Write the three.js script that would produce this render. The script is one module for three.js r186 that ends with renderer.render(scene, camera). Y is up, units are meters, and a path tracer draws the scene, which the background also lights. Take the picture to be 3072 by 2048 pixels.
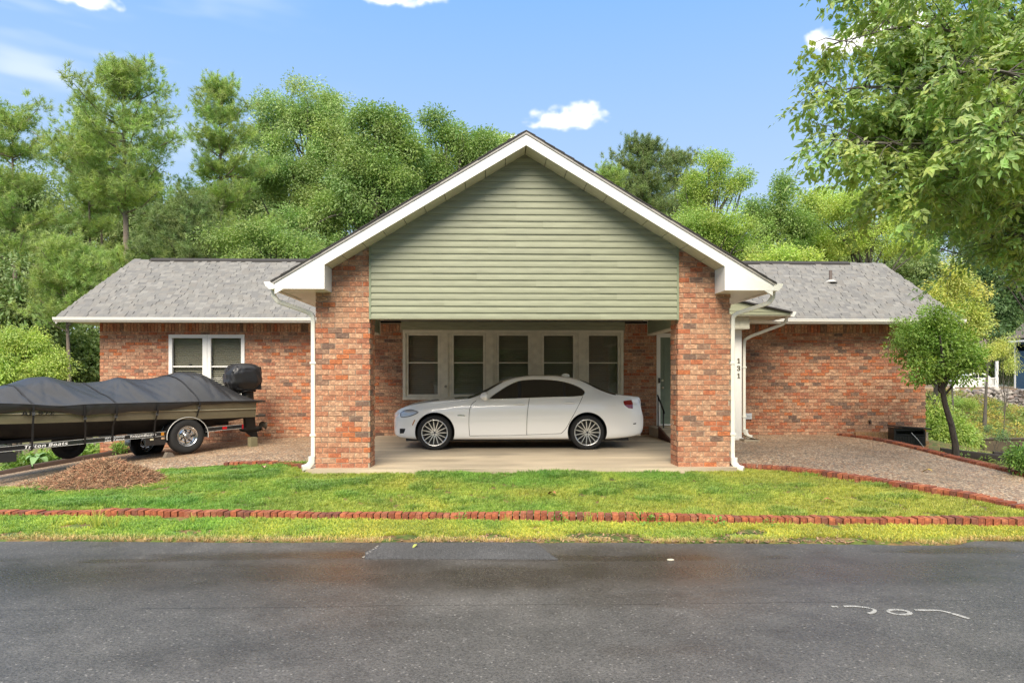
import * as THREE from 'three';
import { Brush, Evaluator, SUBTRACTION } from 'three-bvh-csg';
import { mergeGeometries, toCreasedNormals, mergeVertices } from 'three/addons/utils/BufferGeometryUtils.js';
import { FontLoader } from 'three/addons/loaders/FontLoader.js';
import { TextGeometry } from 'three/addons/geometries/TextGeometry.js';

// ---------------------------------------------------------------- camera, sky, sun, exposure
const scene = new THREE.Scene();
const camera = new THREE.PerspectiveCamera(53.13, 1024 / 682, 0.1, 900);
camera.position.set(0, 1.39, 0);
camera.rotation.y = -0.02805;
camera.setViewOffset(1024, 682, 0, -35.2, 1024, 682);      // lens shifted up: verticals stay vertical
const renderer = new THREE.WebGLRenderer({ antialias: true });
renderer.toneMapping = THREE.LinearToneMapping;
renderer.toneMappingExposure = 1.4;
renderer.shadowMap.enabled = true;

const sun = new THREE.DirectionalLight(new THREE.Color(1, 0.89, 0.73), 4.7);
sun.position.set(-6, 31, 18);
sun.target.position.set(0, 0, -14);
sun.castShadow = true; sun.shadow.radius = 68;
sun.shadow.mapSize.set(2048, 2048);
Object.assign(sun.shadow.camera, { left: -40, right: 40, top: 40, bottom: -40, near: 1, far: 160 });
scene.add(sun, sun.target);

// ---------------------------------------------------------------- small maths
function rng(seed) { let a = seed >>> 0; return () => { a = (a + 0x6D2B79F5) | 0; let t = Math.imul(a ^ (a >>> 15), 1 | a); t = (t + Math.imul(t ^ (t >>> 7), 61 | t)) ^ t; return ((t ^ (t >>> 14)) >>> 0) / 4294967296; }; }
const R = rng(7);
const rr = (a, b, r = R) => a + (b - a) * r();
const lerp = (a, b, t) => a + (b - a) * t;
const clamp = (x, a = 0, b = 1) => Math.min(b, Math.max(a, x));
const sst = (a, b, x) => { const t = clamp((x - a) / (b - a)); return t * t * (3 - 2 * t); };
function hash2(ix, iy, s) { let h = Math.imul(ix, 374761393) ^ Math.imul(iy, 668265263) ^ Math.imul(s + 11, 2147483629 | 1); h = Math.imul(h ^ (h >>> 13), 1274126177); return ((h ^ (h >>> 16)) >>> 0) / 4294967296; }
function vnoise(x, y, s = 0, p = 0) {                       // value noise, repeats every p cells if p > 0
  const x0 = Math.floor(x), y0 = Math.floor(y), fx = x - x0, fy = y - y0;
  const w = (a) => (p ? ((a % p) + p) % p : a);
  const u = fx * fx * (3 - 2 * fx), v = fy * fy * (3 - 2 * fy);
  return lerp(lerp(hash2(w(x0), w(y0), s), hash2(w(x0 + 1), w(y0), s), u), lerp(hash2(w(x0), w(y0 + 1), s), hash2(w(x0 + 1), w(y0 + 1), s), u), v);
}
function fbm(x, y, oct = 4, s = 0, p = 0) { let a = 0.5, t = 0, n = 0; for (let i = 0; i < oct; i++) { t += a * vnoise(x, y, s + i * 17, p); n += a; x *= 2; y *= 2; p *= 2; a *= 0.5; } return t / n; }
function curve(pts) {                                       // smooth function through [x, y] pairs (monotone Hermite)
  const n = pts.length, m = [];
  for (let i = 0; i < n; i++) {
    if (i === 0 || i === n - 1) { m.push(i ? (pts[i][1] - pts[i - 1][1]) / (pts[i][0] - pts[i - 1][0]) : (pts[1][1] - pts[0][1]) / (pts[1][0] - pts[0][0])); continue; }
    const a = (pts[i][1] - pts[i - 1][1]) / (pts[i][0] - pts[i - 1][0]), b = (pts[i + 1][1] - pts[i][1]) / (pts[i + 1][0] - pts[i][0]);
    m.push(a * b <= 0 ? 0 : 2 * a * b / (a + b));
  }
  return (x) => {
    if (x <= pts[0][0]) return pts[0][1]; if (x >= pts[n - 1][0]) return pts[n - 1][1];
    let i = 0; while (x > pts[i + 1][0]) i++;
    const h = pts[i + 1][0] - pts[i][0], t = (x - pts[i][0]) / h, t2 = t * t, t3 = t2 * t;
    return (2 * t3 - 3 * t2 + 1) * pts[i][1] + (t3 - 2 * t2 + t) * h * m[i] + (-2 * t3 + 3 * t2) * pts[i + 1][1] + (t3 - t2) * h * m[i + 1];
  };
}
const line = (pts) => (x) => { if (x <= pts[0][0]) return pts[0][1]; for (let i = 0; i < pts.length - 1; i++) if (x <= pts[i + 1][0]) return lerp(pts[i][1], pts[i + 1][1], (x - pts[i][0]) / (pts[i + 1][0] - pts[i][0])); return pts[pts.length - 1][1]; };

// ---------------------------------------------------------------- sky: blue air with scattered fair-weather clouds, more cloud cover high overhead
{
  const W = 4096, H = 2048, px = new Float32Array(W * H * 4);
  const D = Math.PI / 180;
  // cloud puffs: azimuth (degrees right of the house's normal), elevation, half width, half height
  const puffs = [[6.1, 20.6, 3.0, .95], [7.4, 21.3, 1.4, .75], [4.6, 20.3, 1.2, .5], [-34.5, 25.3, 3.6, 1.0], [-31.2, 25.1, 2.6, .7], [-9, 28.9, 4, .9], [-13.8, 29.1, 2.2, .6], [-5.6, 29.2, 2.6, .8], [28, 23.8, 3.2, 1.1], [31, 24.3, 3, 1.4], [1.3, 19.2, 1, .35], [40, 20, 5, 1.4], [-52, 22, 6, 1.5]];
  for (let j = 0; j < H; j++) {
    const el = ((j + 0.5) / H - 0.5) * 180;
    for (let i = 0; i < W; i++) {
      const k = (j * W + i) * 4;
      if (el < 0) { px[k] = .22; px[k + 1] = .25; px[k + 2] = .22; px[k + 3] = 1; continue; }
      const az = ((i + 0.5) / W - 0.25) * 360, a = ((az + 540) % 360) - 180;
      const t = clamp(el / 32), u = clamp((el - 30) / 60);
      let r = lerp(.88, .235, Math.pow(t, .62)) * (1 - .35 * u), g = lerp(.95, .50, Math.pow(t, .66)) * (1 - .28 * u), b = lerp(1.0, .98, t) * (1 - .12 * u);
      let c = 0, cb = 1.05;
      if (el > 15 && el < 34 && Math.abs(a) < 62) {
        for (const [pa, pe, w, h] of puffs) {
          const dx = (a - pa) / w, dy = (el - pe) / h, q = dx * dx + dy * dy * (dy < 0 ? 1.8 : 1);
          if (q < 4) c = Math.max(c, 1 - q * .62);
        }
        if (c > 0) { const n = fbm(a * .9, el * 1.7, 5, 3); c = sst(.12, .9, c * .95 + (n - .5) * 1.5); }
        const streak = fbm(a * .09 + 9, el * .5, 4, 21);                       // thin veils on the left
        c = Math.max(c, sst(.42, .85, streak) * .4 * sst(-8, -34, a));
      }
      if (el > 30) {                                                           // the shower's broken cloud overhead
        const s = 1 / Math.tan(Math.max(el, 8) * D), X = Math.cos(a * D) * s * 3, Y = Math.sin(a * D) * s * 3;
        const n = fbm(X + 40, Y + 40, 4, 5);
        const o = sst(.50, .64, n + .16 * sst(30, 58, el) - .02) * sst(30, 38, el); c = Math.max(c, o); cb = 1.05 + .45 * o;
      }
      px[k] = lerp(r * .75, cb, c); px[k + 1] = lerp(g * .75, cb * .98, c); px[k + 2] = lerp(b * .75, cb * .94, c); px[k + 3] = 1;
    }
  }
  const sky = new THREE.DataTexture(px, W, H, THREE.RGBAFormat, THREE.FloatType);
  sky.mapping = THREE.EquirectangularReflectionMapping; sky.magFilter = sky.minFilter = THREE.LinearFilter; sky.needsUpdate = true;
  scene.background = sky; scene.environment = sky;
}

// ---------------------------------------------------------------- textures and materials
function tex(n, fn, srgb = false) {                         // fn(u, v in 0..1) -> grey or [r, g, b] in 0..1
  const d = new Uint8Array(n * n * 4);
  for (let j = 0; j < n; j++) for (let i = 0; i < n; i++) {
    const c = fn(i / n, j / n, i, j), k = (j * n + i) * 4, q = typeof c === 'number' ? [c, c, c] : c;
    for (let m = 0; m < 3; m++) d[k + m] = clamp(q[m]) * 255; d[k + 3] = 255;
  }
  const t = new THREE.DataTexture(d, n, n, THREE.RGBAFormat); t.wrapS = t.wrapT = THREE.RepeatWrapping; t.magFilter = t.minFilter = THREE.LinearFilter;
  if (srgb) t.colorSpace = THREE.SRGBColorSpace; t.needsUpdate = true; return t;
}
function rep(t, x, y = x) { const c = t.clone(); c.repeat.set(x, y); c.needsUpdate = true; return c; }
function tex2(w, h, fn, srgb = false) { const d = new Uint8Array(w * h * 4); for (let j = 0; j < h; j++) for (let i = 0; i < w; i++) { const c = fn(i, j), k = (j * w + i) * 4, q = typeof c === 'number' ? [c, c, c] : c; for (let m = 0; m < 3; m++) d[k + m] = clamp(q[m]) * 255; d[k + 3] = 255; } const t = new THREE.DataTexture(d, w, h, THREE.RGBAFormat); t.wrapS = t.wrapT = THREE.MirroredRepeatWrapping; t.magFilter = t.minFilter = THREE.LinearFilter; if (srgb) t.colorSpace = THREE.SRGBColorSpace; t.needsUpdate = true; return t; }
const rgb = (r, g, b) => new THREE.Color().setRGB(r, g, b);
const mat = (r, g, b, roughness = .7, more = {}) => new THREE.MeshPhysicalMaterial({ color: rgb(r, g, b), roughness, ...more });
const tNoise = tex(512, (u, v) => .72 + .28 * fbm(u * 8, v * 8, 5, 2, 8));
const tSpeck = tex(512, (u, v, i, j) => .62 + .38 * (.5 * hash2(i, j, 4) + .5 * fbm(u * 64, v * 64, 2, 6, 64)));
// ---------------------------------------------------------------- building blocks
const names = new Map();
function numbered(n) { const k = names.get(n) || 0; names.set(n, k + 1); return k ? `${n}_${String(k).padStart(3, '0')}` : n; }
function finish(m) { m.castShadow = m.receiveShadow = true; return m; }
function obj(name, geo, m, parent = scene) {
  const g = Array.isArray(geo) ? merge(geo) : geo;
  const o = finish(new THREE.Mesh(g, m)); o.name = parent === scene ? numbered(name) : name; parent.add(o); return o;
}
function tag(o, label, category, group) { o.userData.label = label; o.userData.category = category; if (group) o.userData.group = group; return o; }
function thing(name, label, category, [x, y, z] = [0, 0, 0], turn = 0, group) {
  const o = new THREE.Group(); o.name = numbered(name); o.position.set(x, y, z); o.rotation.y = turn; scene.add(o); return tag(o, label, category, group);
}
function struct(name, geo, m) { const o = obj(name, geo, m); o.userData.kind = 'structure'; return o; }
function sub(name, parent) { const g = new THREE.Group(); g.name = name; parent.add(g); return g; }
const stuff = (o) => { o.userData.kind = 'stuff'; return o; };
function merge(list) {
  const a = list.map((g) => { let q = g.index ? g.toNonIndexed() : g; for (const k of Object.keys(q.attributes)) if (!['position', 'normal', 'uv', 'color'].includes(k)) q.deleteAttribute(k); if (!q.attributes.uv) boxUV(q); return q; });
  if (a.some((g) => g.attributes.color)) for (const g of a) if (!g.attributes.color) g.setAttribute('color', new THREE.BufferAttribute(new Float32Array(g.attributes.position.count * 3).fill(1), 3));
  return mergeGeometries(a);
}
function boxUV(g, off = 0) {                               // uv in metres from the face's main direction
  if (g.index) { const q = g.toNonIndexed(); g.index = null; for (const k in q.attributes) g.setAttribute(k, q.attributes[k]); }
  if (!g.attributes.normal) g.computeVertexNormals();
  const p = g.attributes.position, n = g.attributes.normal, uv = new Float32Array(p.count * 2);
  for (let i = 0; i < p.count; i++) {
    const ax = Math.abs(n.getX(i)), ay = Math.abs(n.getY(i)), az = Math.abs(n.getZ(i));
    const [a, b] = ax > ay && ax > az ? [p.getZ(i), p.getY(i)] : ay > az ? [p.getX(i), p.getZ(i)] : [p.getX(i), p.getY(i)];
    uv[i * 2] = a + off; uv[i * 2 + 1] = b + off * .37;
  }
  g.setAttribute('uv', new THREE.BufferAttribute(uv, 2)); return g;
}
const M4 = new THREE.Matrix4();
function box(w, h, d, x = 0, y = 0, z = 0, rx = 0, ry = 0, rz = 0) {        // centre x, y, z
  const g = new THREE.BoxGeometry(w, h, d); if (rx || ry || rz) g.applyMatrix4(M4.makeRotationFromEuler(new THREE.Euler(rx, ry, rz))); g.translate(x, y, z); return g;
}
const b2 = (x0, x1, y0, y1, z0, z1) => box(Math.abs(x1 - x0), Math.abs(y1 - y0), Math.abs(z1 - z0), (x0 + x1) / 2, (y0 + y1) / 2, (z0 + z1) / 2);
function paint(g, r, gg, b) { const n = g.attributes.position.count, c = new Float32Array(n * 3); for (let i = 0; i < n; i++) { c[i * 3] = r; c[i * 3 + 1] = gg; c[i * 3 + 2] = b; } g.setAttribute('color', new THREE.BufferAttribute(c, 3)); return g; }
function grid(nu, nv, fn, close = false) {                 // fn(u, v) -> [x, y, z, (uvx, uvy)]
  const P = [], U = [], I = [];
  for (let j = 0; j <= nv; j++) for (let i = 0; i <= nu; i++) { const q = fn(i / nu, j / nv); P.push(q[0], q[1], q[2]); U.push(q[3] ?? q[0], q[4] ?? q[2]); }
  for (let j = 0; j < nv; j++) for (let i = 0; i < nu; i++) { const a = j * (nu + 1) + i, b = a + 1, c = a + nu + 1, d = c + 1; I.push(a, b, d, a, d, c); }
  const g = new THREE.BufferGeometry(); g.setAttribute('position', new THREE.Float32BufferAttribute(P, 3)); g.setAttribute('uv', new THREE.Float32BufferAttribute(U, 2)); g.setIndex(I); g.computeVertexNormals(); return g;
}
const V = (x, y, z) => new THREE.Vector3(x, y, z);
function sweep(path, profile, { cap = true, flatUp = null } = {}) {          // closed profile [[a, b]...] moved along path (Vector3s); a across, b along flatUp
  const n = path.length, m = profile.length, P = [], U = [], I = [];
  let len = 0;
  for (let i = 0; i < n; i++) {
    const t = path[Math.min(i + 1, n - 1)].clone().sub(path[Math.max(i - 1, 0)]).normalize();
    let up = (flatUp || V(0, 1, 0)).clone(); up.addScaledVector(t, -up.dot(t)); if (up.lengthSq() < 1e-6) up.set(0, 0, 1); up.normalize();
    const side = new THREE.Vector3().crossVectors(t, up).normalize();
    // widen at bends so that the section keeps its width
    let k = 1; if (i > 0 && i < n - 1) { const a = path[i].clone().sub(path[i - 1]).normalize(), b = path[i + 1].clone().sub(path[i]).normalize(); k = 1 / Math.max(.6, Math.cos(a.angleTo(b) / 2)); }
    if (i) len += path[i].distanceTo(path[i - 1]);
    for (let j = 0; j <= m; j++) { const [a, b] = profile[j % m]; P.push(path[i].x + side.x * a * k + up.x * b * k, path[i].y + side.y * a * k + up.y * b * k, path[i].z + side.z * a * k + up.z * b * k); U.push(j / m * .3, len); }
  }
  for (let i = 0; i < n - 1; i++) for (let j = 0; j < m; j++) { const a = i * (m + 1) + j, b = a + 1, c = a + m + 1, d = c + 1; I.push(a, c, b, b, c, d); }
  if (cap) for (const i of [0, n - 1]) { const c = P.length / 3; let x = 0, y = 0, z = 0; for (let j = 0; j < m; j++) { const q = (i * (m + 1) + j) * 3; x += P[q]; y += P[q + 1]; z += P[q + 2]; } P.push(x / m, y / m, z / m); U.push(0, 0); for (let j = 0; j < m; j++) { const a = i * (m + 1) + j; i ? I.push(a, c, a + 1) : I.push(a, a + 1, c); } }
  const g = new THREE.BufferGeometry(); g.setAttribute('position', new THREE.Float32BufferAttribute(P, 3)); g.setAttribute('uv', new THREE.Float32BufferAttribute(U, 2)); g.setIndex(I);
  return toCreasedNormals(g, .6);
}
const rectP = (w, h) => [[-w / 2, -h / 2], [w / 2, -h / 2], [w / 2, h / 2], [-w / 2, h / 2]];
const roundP = (r, n = 8) => Array.from({ length: n }, (_, i) => [Math.cos(i / n * 6.2832) * r, Math.sin(i / n * 6.2832) * r]);
function rrectP(w, h, c) { const o = []; for (const [sx, sy, a0] of [[1, 1, 0], [-1, 1, 1], [-1, -1, 2], [1, -1, 3]]) for (let k = 0; k <= 3; k++) { const a = (a0 + k / 3) * Math.PI / 2; o.push([sx * (w / 2 - c) + Math.cos(a) * c, sy * (h / 2 - c) + Math.sin(a) * c]); } return o; }
function limb(pts, rad, sides = 7) {                       // tapered tube through points
  const n = pts.length, P = [], U = [], I = []; let prev = null, len = 0;
  for (let i = 0; i < n; i++) {
    const t = pts[Math.min(i + 1, n - 1)].clone().sub(pts[Math.max(i - 1, 0)]).normalize();
    let a = prev ? prev.clone().addScaledVector(t, -prev.dot(t)) : (Math.abs(t.y) > .9 ? V(1, 0, 0) : V(0, 1, 0)).cross(t); a.normalize(); prev = a;
    const b = new THREE.Vector3().crossVectors(t, a); if (i) len += pts[i].distanceTo(pts[i - 1]);
    for (let j = 0; j <= sides; j++) { const w = j / sides * Math.PI * 2, r = rad[i]; P.push(pts[i].x + (a.x * Math.cos(w) + b.x * Math.sin(w)) * r, pts[i].y + (a.y * Math.cos(w) + b.y * Math.sin(w)) * r, pts[i].z + (a.z * Math.cos(w) + b.z * Math.sin(w)) * r); U.push(j / sides * Math.max(.1, 6 * rad[0]), len); }
  }
  for (let i = 0; i < n - 1; i++) for (let j = 0; j < sides; j++) { const a = i * (sides + 1) + j, b = a + 1, c = a + sides + 1, d = c + 1; I.push(a, b, c, b, d, c); }
  const g = new THREE.BufferGeometry(); g.setAttribute('position', new THREE.Float32BufferAttribute(P, 3)); g.setAttribute('uv', new THREE.Float32BufferAttribute(U, 2)); g.setIndex(I); g.computeVertexNormals(); return g;
}
function poly(pts, z0, z1) {                               // polygon in x, y with thickness in z
  const s = new THREE.Shape(pts.map(([x, y]) => new THREE.Vector2(x, y))); const g = new THREE.ExtrudeGeometry(s, { depth: Math.abs(z1 - z0), bevelEnabled: false }); g.translate(0, 0, Math.min(z0, z1)); return boxUV(g);
}
// ================================================================ GROUND
// d = distance in front of the camera along the house's normal (z = -d)
const roadEdge = (x) => 6.83 - .036 * x + .05 * (vnoise(x * .9, 3, 8) - .5) + .03 * (vnoise(x * 5, 1, 8) - .5) - .10 * sst(2.2, 4.4, x) * (1 - sst(4.5, 4.9, x)) + .1 * sst(4.4, 4.9, x);
const kerbD = (x) => 7.62 - .078 * x;
const bedX = line([[8, 10.3], [9.5, 9.9], [11.6, 9.3], [12.8, 8.95], [14.6, 8.69], [15.9, 8.31]]);
function H(x, d) {
  const e = roadEdge(x), k = kerbD(x);
  let y;
  if (d < e - .02) return -.34;
  if (d < k) y = lerp(-.262, -.205, clamp((d - e) / (k - e)));
  else y = lerp(-.165, -.055, sst(k, 10.6, d)) + .055 * sst(10.4, 12.5, d) - .02;
  const lx = Math.max(0, -3 - x); y -= .0125 * lx * lx * sst(8.3, 10.8, d) * (lx > 9 ? 9 / lx : 1);
  if (x > 8 && d > 8) y -= .27 * sst(.12, .55, x - bedX(d)) * sst(8.5, 11, d) * (1 - sst(16.3, 18, d));
  y -= .11 * Math.max(0, Math.min(x, 14) - 6) * sst(16.2, 10.5, d) * sst(6.6, 8, d);
  // beyond the house and both drives the land falls away, then rises to the neighbour's terrace on the right
  y -= .9 * sst(9.6, 16, x) * sst(9, 12, d) + 1.1 * sst(14, 24, x) * sst(9, 13, d);
  y -= .5 * sst(-10.3, -13, x) * sst(12, 15, d);
  y -= 1.6 * sst(17, 27, d) * (1 - sst(9, 30, x));
  y -= 1.7 * sst(22, 40, d) * sst(14, 24, x);
  y += 3.6 * sst(44, 64, d) * sst(52, 43, x) * sst(2, 24, x);
  y += 1.5 * sst(40, 90, d) * (1 - sst(2, 24, x));
  if (d > 12 || Math.abs(x) > 10) y += .16 * (fbm(x * .35 + 5, d * .35, 3, 31) - .5) * sst(16, 22, d + Math.max(0, Math.abs(x) - 10));
  return y;
}
const tGround = tex(512, (u, v) => { const n = fbm(u * 10, v * 10, 5, 41, 10), m = fbm(u * 40, v * 40, 3, 47, 40); const s = sst(.42, .62, fbm(u * 22, v * 22, 4, 53, 22)); return [lerp(.32, .46, s) + .2 * (n - .5) + .22 * (m - .5), lerp(.38, .37, s) + .18 * (n - .5) + .2 * (m - .5), lerp(.15, .24, s) + .1 * (n - .5) + .1 * (m - .5)]; }, true);
const mGround = mat(.8, .8, .72, .95, { map: tGround, bumpMap: rep(tNoise, 3), bumpScale: .02 });
{
  const xs = [], ds = [];
  for (let x = -140; x < -16; x += 6) xs.push(x); for (let x = -16; x < 16; x += .25) xs.push(x); for (let x = 16; x < 34; x += 1) xs.push(x); for (let x = 34; x <= 160; x += 6) xs.push(x);
  for (let d = -24; d < 2; d += 2) ds.push(d); for (let d = 2; d < 6.2; d += .5) ds.push(d); for (let d = 6.2; d < 12; d += .1) ds.push(d); for (let d = 12; d < 24; d += .4) ds.push(d); for (let d = 24; d < 80; d += 1.5) ds.push(d); for (let d = 80; d <= 260; d += 8) ds.push(d);
  const g = grid(xs.length - 1, ds.length - 1, (u, v) => { const x = xs[Math.round(u * (xs.length - 1))], d = ds[Math.round(v * (ds.length - 1))]; const y = (x > -9 && x < 10.3 && d > 16.4 && d < 21.4) ? -.3 : H(x, d); return [x, y, -d, x / 1.7, d / 1.7]; });
  struct('ground', g, mGround);
}
// ---- road: wet asphalt
const tAsph = tex(1024, (u, v, i, j) => { const g = hash2(i, j, 9), h = hash2(i >> 1, j >> 1, 10), k = hash2(i >> 2, j >> 2, 12), n = fbm(u * 6, v * 6, 4, 13, 6); let c = .385 + .16 * (g - .5) + .22 * (h - .5) + .16 * (k - .5) + .10 * (n - .5); if (h > .98) c += .22; if (k < .05) c -= .12; return [c, c * .985, c * .965]; }, true);
const tAsphB = tex(1024, (u, v, i, j) => .5 * hash2(i >> 1, j >> 1, 10) + .3 * hash2(i >> 2, j >> 2, 12) + .2 * hash2(i, j, 9));
// wet(x, d): how much water the asphalt still holds: streaks along the verge, a soaked stretch before the carport
const wet = (x, d) => { const n = fbm(x * .9 + 4, d * 3.4, 4, 15), m = fbm(x * .35 + 8, d * .9, 3, 16); const s1 = Math.exp(-(((d - 6.25 + .1 * Math.sin(x)) / .16) ** 2)) * sst(.36, .6, n + .12 * sst(1, -4, x)), s2 = Math.exp(-(((d - 5.75) / .5) ** 2)) * sst(.34, .6, m + .2 * sst(2.6, 1, Math.abs(x - .4))); return clamp(Math.max(s1, s2 * .85) + .25 * sst(.55, .75, fbm(x * 1.3, d * 2.2, 4, 19))); };
const RW = 2048, RH = 1024, rx = (i) => (i / RW - .5) * 12, rd = (j) => 1.6 + j / RH * 6;
const crack = (x, d) => { const a = Math.abs(d - 4.93 - .05 * (fbm(x * 1.2, 3, 4, 23) - .5)) < .006 && vnoise(x * 3, 1, 24) > .3; return a; };
const tRoad = tex2(RW, RH, (i, j) => { const x = rx(i), d = rd(j), g = hash2(i, j, 9), h = hash2(i >> 1, j >> 1, 10), n = fbm(x * .8, d * 1.4, 4, 13), m = fbm(x * 5, d * 5, 3, 18); let c = .385 + .10 * (g - .5) + .09 * (h - .5) + .13 * (n - .5) + .09 * (m - .5); if (h > .988) c += .16; if (g < .04) c -= .1; if (crack(x, d)) c -= .12; const w = wet(x, d); c *= 1 - .36 * w; const br = .06 * w + .02 * n; return [c * (1 + br), c * (.985 + .2 * br), c * (.955 - .3 * br)]; }, true);
const tRoadR = tex2(1024, 512, (i, j) => { const w = wet(rx(i * 2), rd(j * 2)); return .47 - .25 * w + .06 * (hash2(i, j, 33) - .5); });
const tRoadB = tex2(RW, RH, (i, j) => .5 * hash2(i, j, 9) + .5 * hash2(i >> 1, j >> 1, 10));
for (const t of [tRoad, tRoadR, tRoadB]) { t.repeat.set(1 / 12, 1 / 6); t.offset.set(.5, -1.6 / 6); }
const mRoad = mat(.62, .62, .63, 1, { map: tRoad, bumpMap: tRoadB, bumpScale: .004, roughnessMap: tRoadR });
{
  const xs = []; for (let x = -120; x < -9; x += 3) xs.push(x); for (let x = -9; x < 9; x += .08) xs.push(x); for (let x = 9; x <= 120; x += 3) xs.push(x);
  const rows = [-14, -6, 0, 2, 4, 5.2, 6];
  const g = grid(xs.length - 1, rows.length + 2, (u, v) => {
    const x = xs[Math.round(u * (xs.length - 1))], j = Math.round(v * (rows.length + 2)), e = roadEdge(x);
    const d = j < rows.length ? rows[j] : j === rows.length ? e - .04 : e;
    return [x, (j === rows.length + 2 ? -.33 : j === rows.length + 1 ? -.268 : -.26) - .0, -d, x, d];
  });
  struct('road', g, mRoad);
  // newer asphalt patch along the verge
  const pts = []; const ring = [[-1.157, 6.21], [-1.2, 6.45], [-1.12, 6.62], [-1.1, 6.8], [-.6, 6.8], [0, 6.79], [.42, 6.76], [.5, 6.45], [.585, 6.14], [.2, 6.155], [-.4, 6.18], [-.8, 6.2]];
  const s = new THREE.Shape(ring.map(([x, d]) => new THREE.Vector2(x, d))); let pg = new THREE.ExtrudeGeometry(s, { depth: .006, bevelEnabled: false });
  pg.rotateX(-Math.PI / 2); pg.translate(0, -.26, 0); boxUV(pg);
  const uv = pg.attributes.uv; for (let i = 0; i < uv.count; i++) uv.setY(i, -uv.getY(i));
  struct('asphalt_patch', pg, mat(.52, .54, .58, .6, { map: rep(tAsph, 1 / 2.1), bumpMap: rep(tAsphB, 1 / 2.1), bumpScale: .002 }));
  // crack of crumbled pale stones on the patch's side
  const cr = []; const r = rng(5); for (let i = 0; i < 14; i++) { const t = i / 13, q = new THREE.IcosahedronGeometry(rr(.005, .012, r), 0); q.scale(1.4, .5, 1); q.translate(lerp(-1.19, -1.1, t) + rr(-.015, .015, r), -.257, -lerp(6.27, 6.72, t)); cr.push(q); }
  stuff(obj('crack_gravel', cr, mat(.3, .28, .25, .9))); const cg = scene.children[scene.children.length - 1]; tag(cg, 'pale crumbled stones along the edge of the asphalt patch', 'gravel');
}
// ---- chalk survey marks sprayed on the road
{
  const mChalk = mat(.42, .42, .40, .9, { map: rep(tSpeck, 3), alphaMap: rep(tex(256, (u, v, i, j) => sst(.36, .6, .45 * hash2(i, j, 3) + .55 * fbm(u * 40, v * 40, 3, 8, 40) + .12), false), 5), transparent: true });
  const stroke = (pts, w) => { const c = new THREE.CatmullRomCurve3(pts.map(([x, d]) => V(x, -.256, -d))); const n = 24; return grid(n, 1, (u, v) => { const p = c.getPoint(u), t = c.getTangent(u); const s = (v - .5) * w * (1 + .2 * Math.sin(u * 9)); return [p.x - t.z * s, p.y, p.z + t.x * s, p.x, p.z]; }); };
  const circ = []; for (let i = 0; i <= 12; i++) { const a = i / 12 * Math.PI * 2; circ.push([2.845 + .072 * Math.cos(a), 4.70 + .05 * Math.sin(a)]); }
  const marks = [[[[2.43, 4.828], [2.475, 4.826]], .026], [[[2.52, 4.83], [2.6, 4.828], [2.68, 4.79], [2.70, 4.755], [2.66, 4.70], [2.615, 4.68]], .026], [circ, .028], [[[2.98, 4.74], [3.06, 4.732], [3.15, 4.722], [3.2, 4.66], [3.245, 4.56]], .03]];
  for (const [p, w] of marks) struct('road_marking', stroke(p, w), mChalk);
}
// ---- exposed aggregate drives
const tAgg = tex(1024, (() => {
  const N = 84, pal = [[.52, .44, .35], [.61, .54, .45], [.40, .34, .28], [.68, .62, .54], [.48, .45, .41], [.32, .27, .22], [.55, .42, .31]];
  return (u, v) => {
    const x = u * N, y = v * N, ix = Math.floor(x), iy = Math.floor(y); let b = 9, c = 9, id = 0, w = (a) => ((a % N) + N) % N;
    for (let a = -1; a <= 1; a++) for (let e = -1; e <= 1; e++) { const px = ix + a + hash2(w(ix + a), w(iy + e), 61), py = iy + e + hash2(w(ix + a), w(iy + e), 62), q = (px - x) ** 2 + (py - y) ** 2; if (q < b) { c = b; b = q; id = hash2(w(ix + a), w(iy + e), 63); } else if (q < c) c = q; }
    const edge = sst(.02, .22, Math.sqrt(c) - Math.sqrt(b)), p = pal[Math.floor(id * 6.99)], k = (.5 + .5 * edge) * (.95 + .3 * fbm(u * 5, v * 5, 3, 66, 5)) * 1.16;
    return [p[0] * k, p[1] * k, p[2] * k];
  };
})(), true);
const mAgg = mat(.95, .9, .84, .6, { map: rep(tAgg, 1 / 2.3), bumpMap: rep(tAgg, 1 / 2.3), bumpScale: .008 });
const pathAt = (pts) => { const c = new THREE.CatmullRomCurve3(pts.map(([x, d]) => V(x, 0, -d)), false, 'centripetal'); return c; };
const leftNear = pathAt([[-2.66, 10.8], [-2.95, 11.3], [-3.83, 11.41], [-4.82, 11.23], [-5.5, 11.13], [-6.36, 10.88], [-7.36, 10.4], [-9, 9.5], [-12, 8.3], [-16, 7.4]]);
const leftFar = pathAt([[-2.66, 16.15], [-5, 16.15], [-8.0, 16.15], [-8.55, 16.0], [-9.26, 15.06], [-10.28, 14.5], [-12.5, 13.2], [-16, 11.8]]);
const rightNear = pathAt([[3.6, 10.95], [4.5, 10.43], [5.3, 9.45], [5.92, 8.53], [6.25, 7.72], [6.5, 6.75]]);
const rightFar = pathAt([[3.6, 16.15], [6, 16.15], [8.31, 15.9], [8.69, 14.6], [8.95, 12.8], [9.3, 11.6], [9.9, 9.5], [10.8, 6.72]]);
const loft = (A, B, nu, nv, off) => grid(nu, nv, (u, v) => { const a = A.getPoint(u), b = B.getPoint(u), x = lerp(a.x, b.x, v), z = lerp(a.z, b.z, v); return [x, H(x, -z) + off, z, x, z]; });
struct('driveway_left', loft(leftNear, leftFar, 90, 40, .022), mAgg);
struct('driveway_right', loft(rightNear, rightFar, 70, 40, .022), mAgg);
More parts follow.
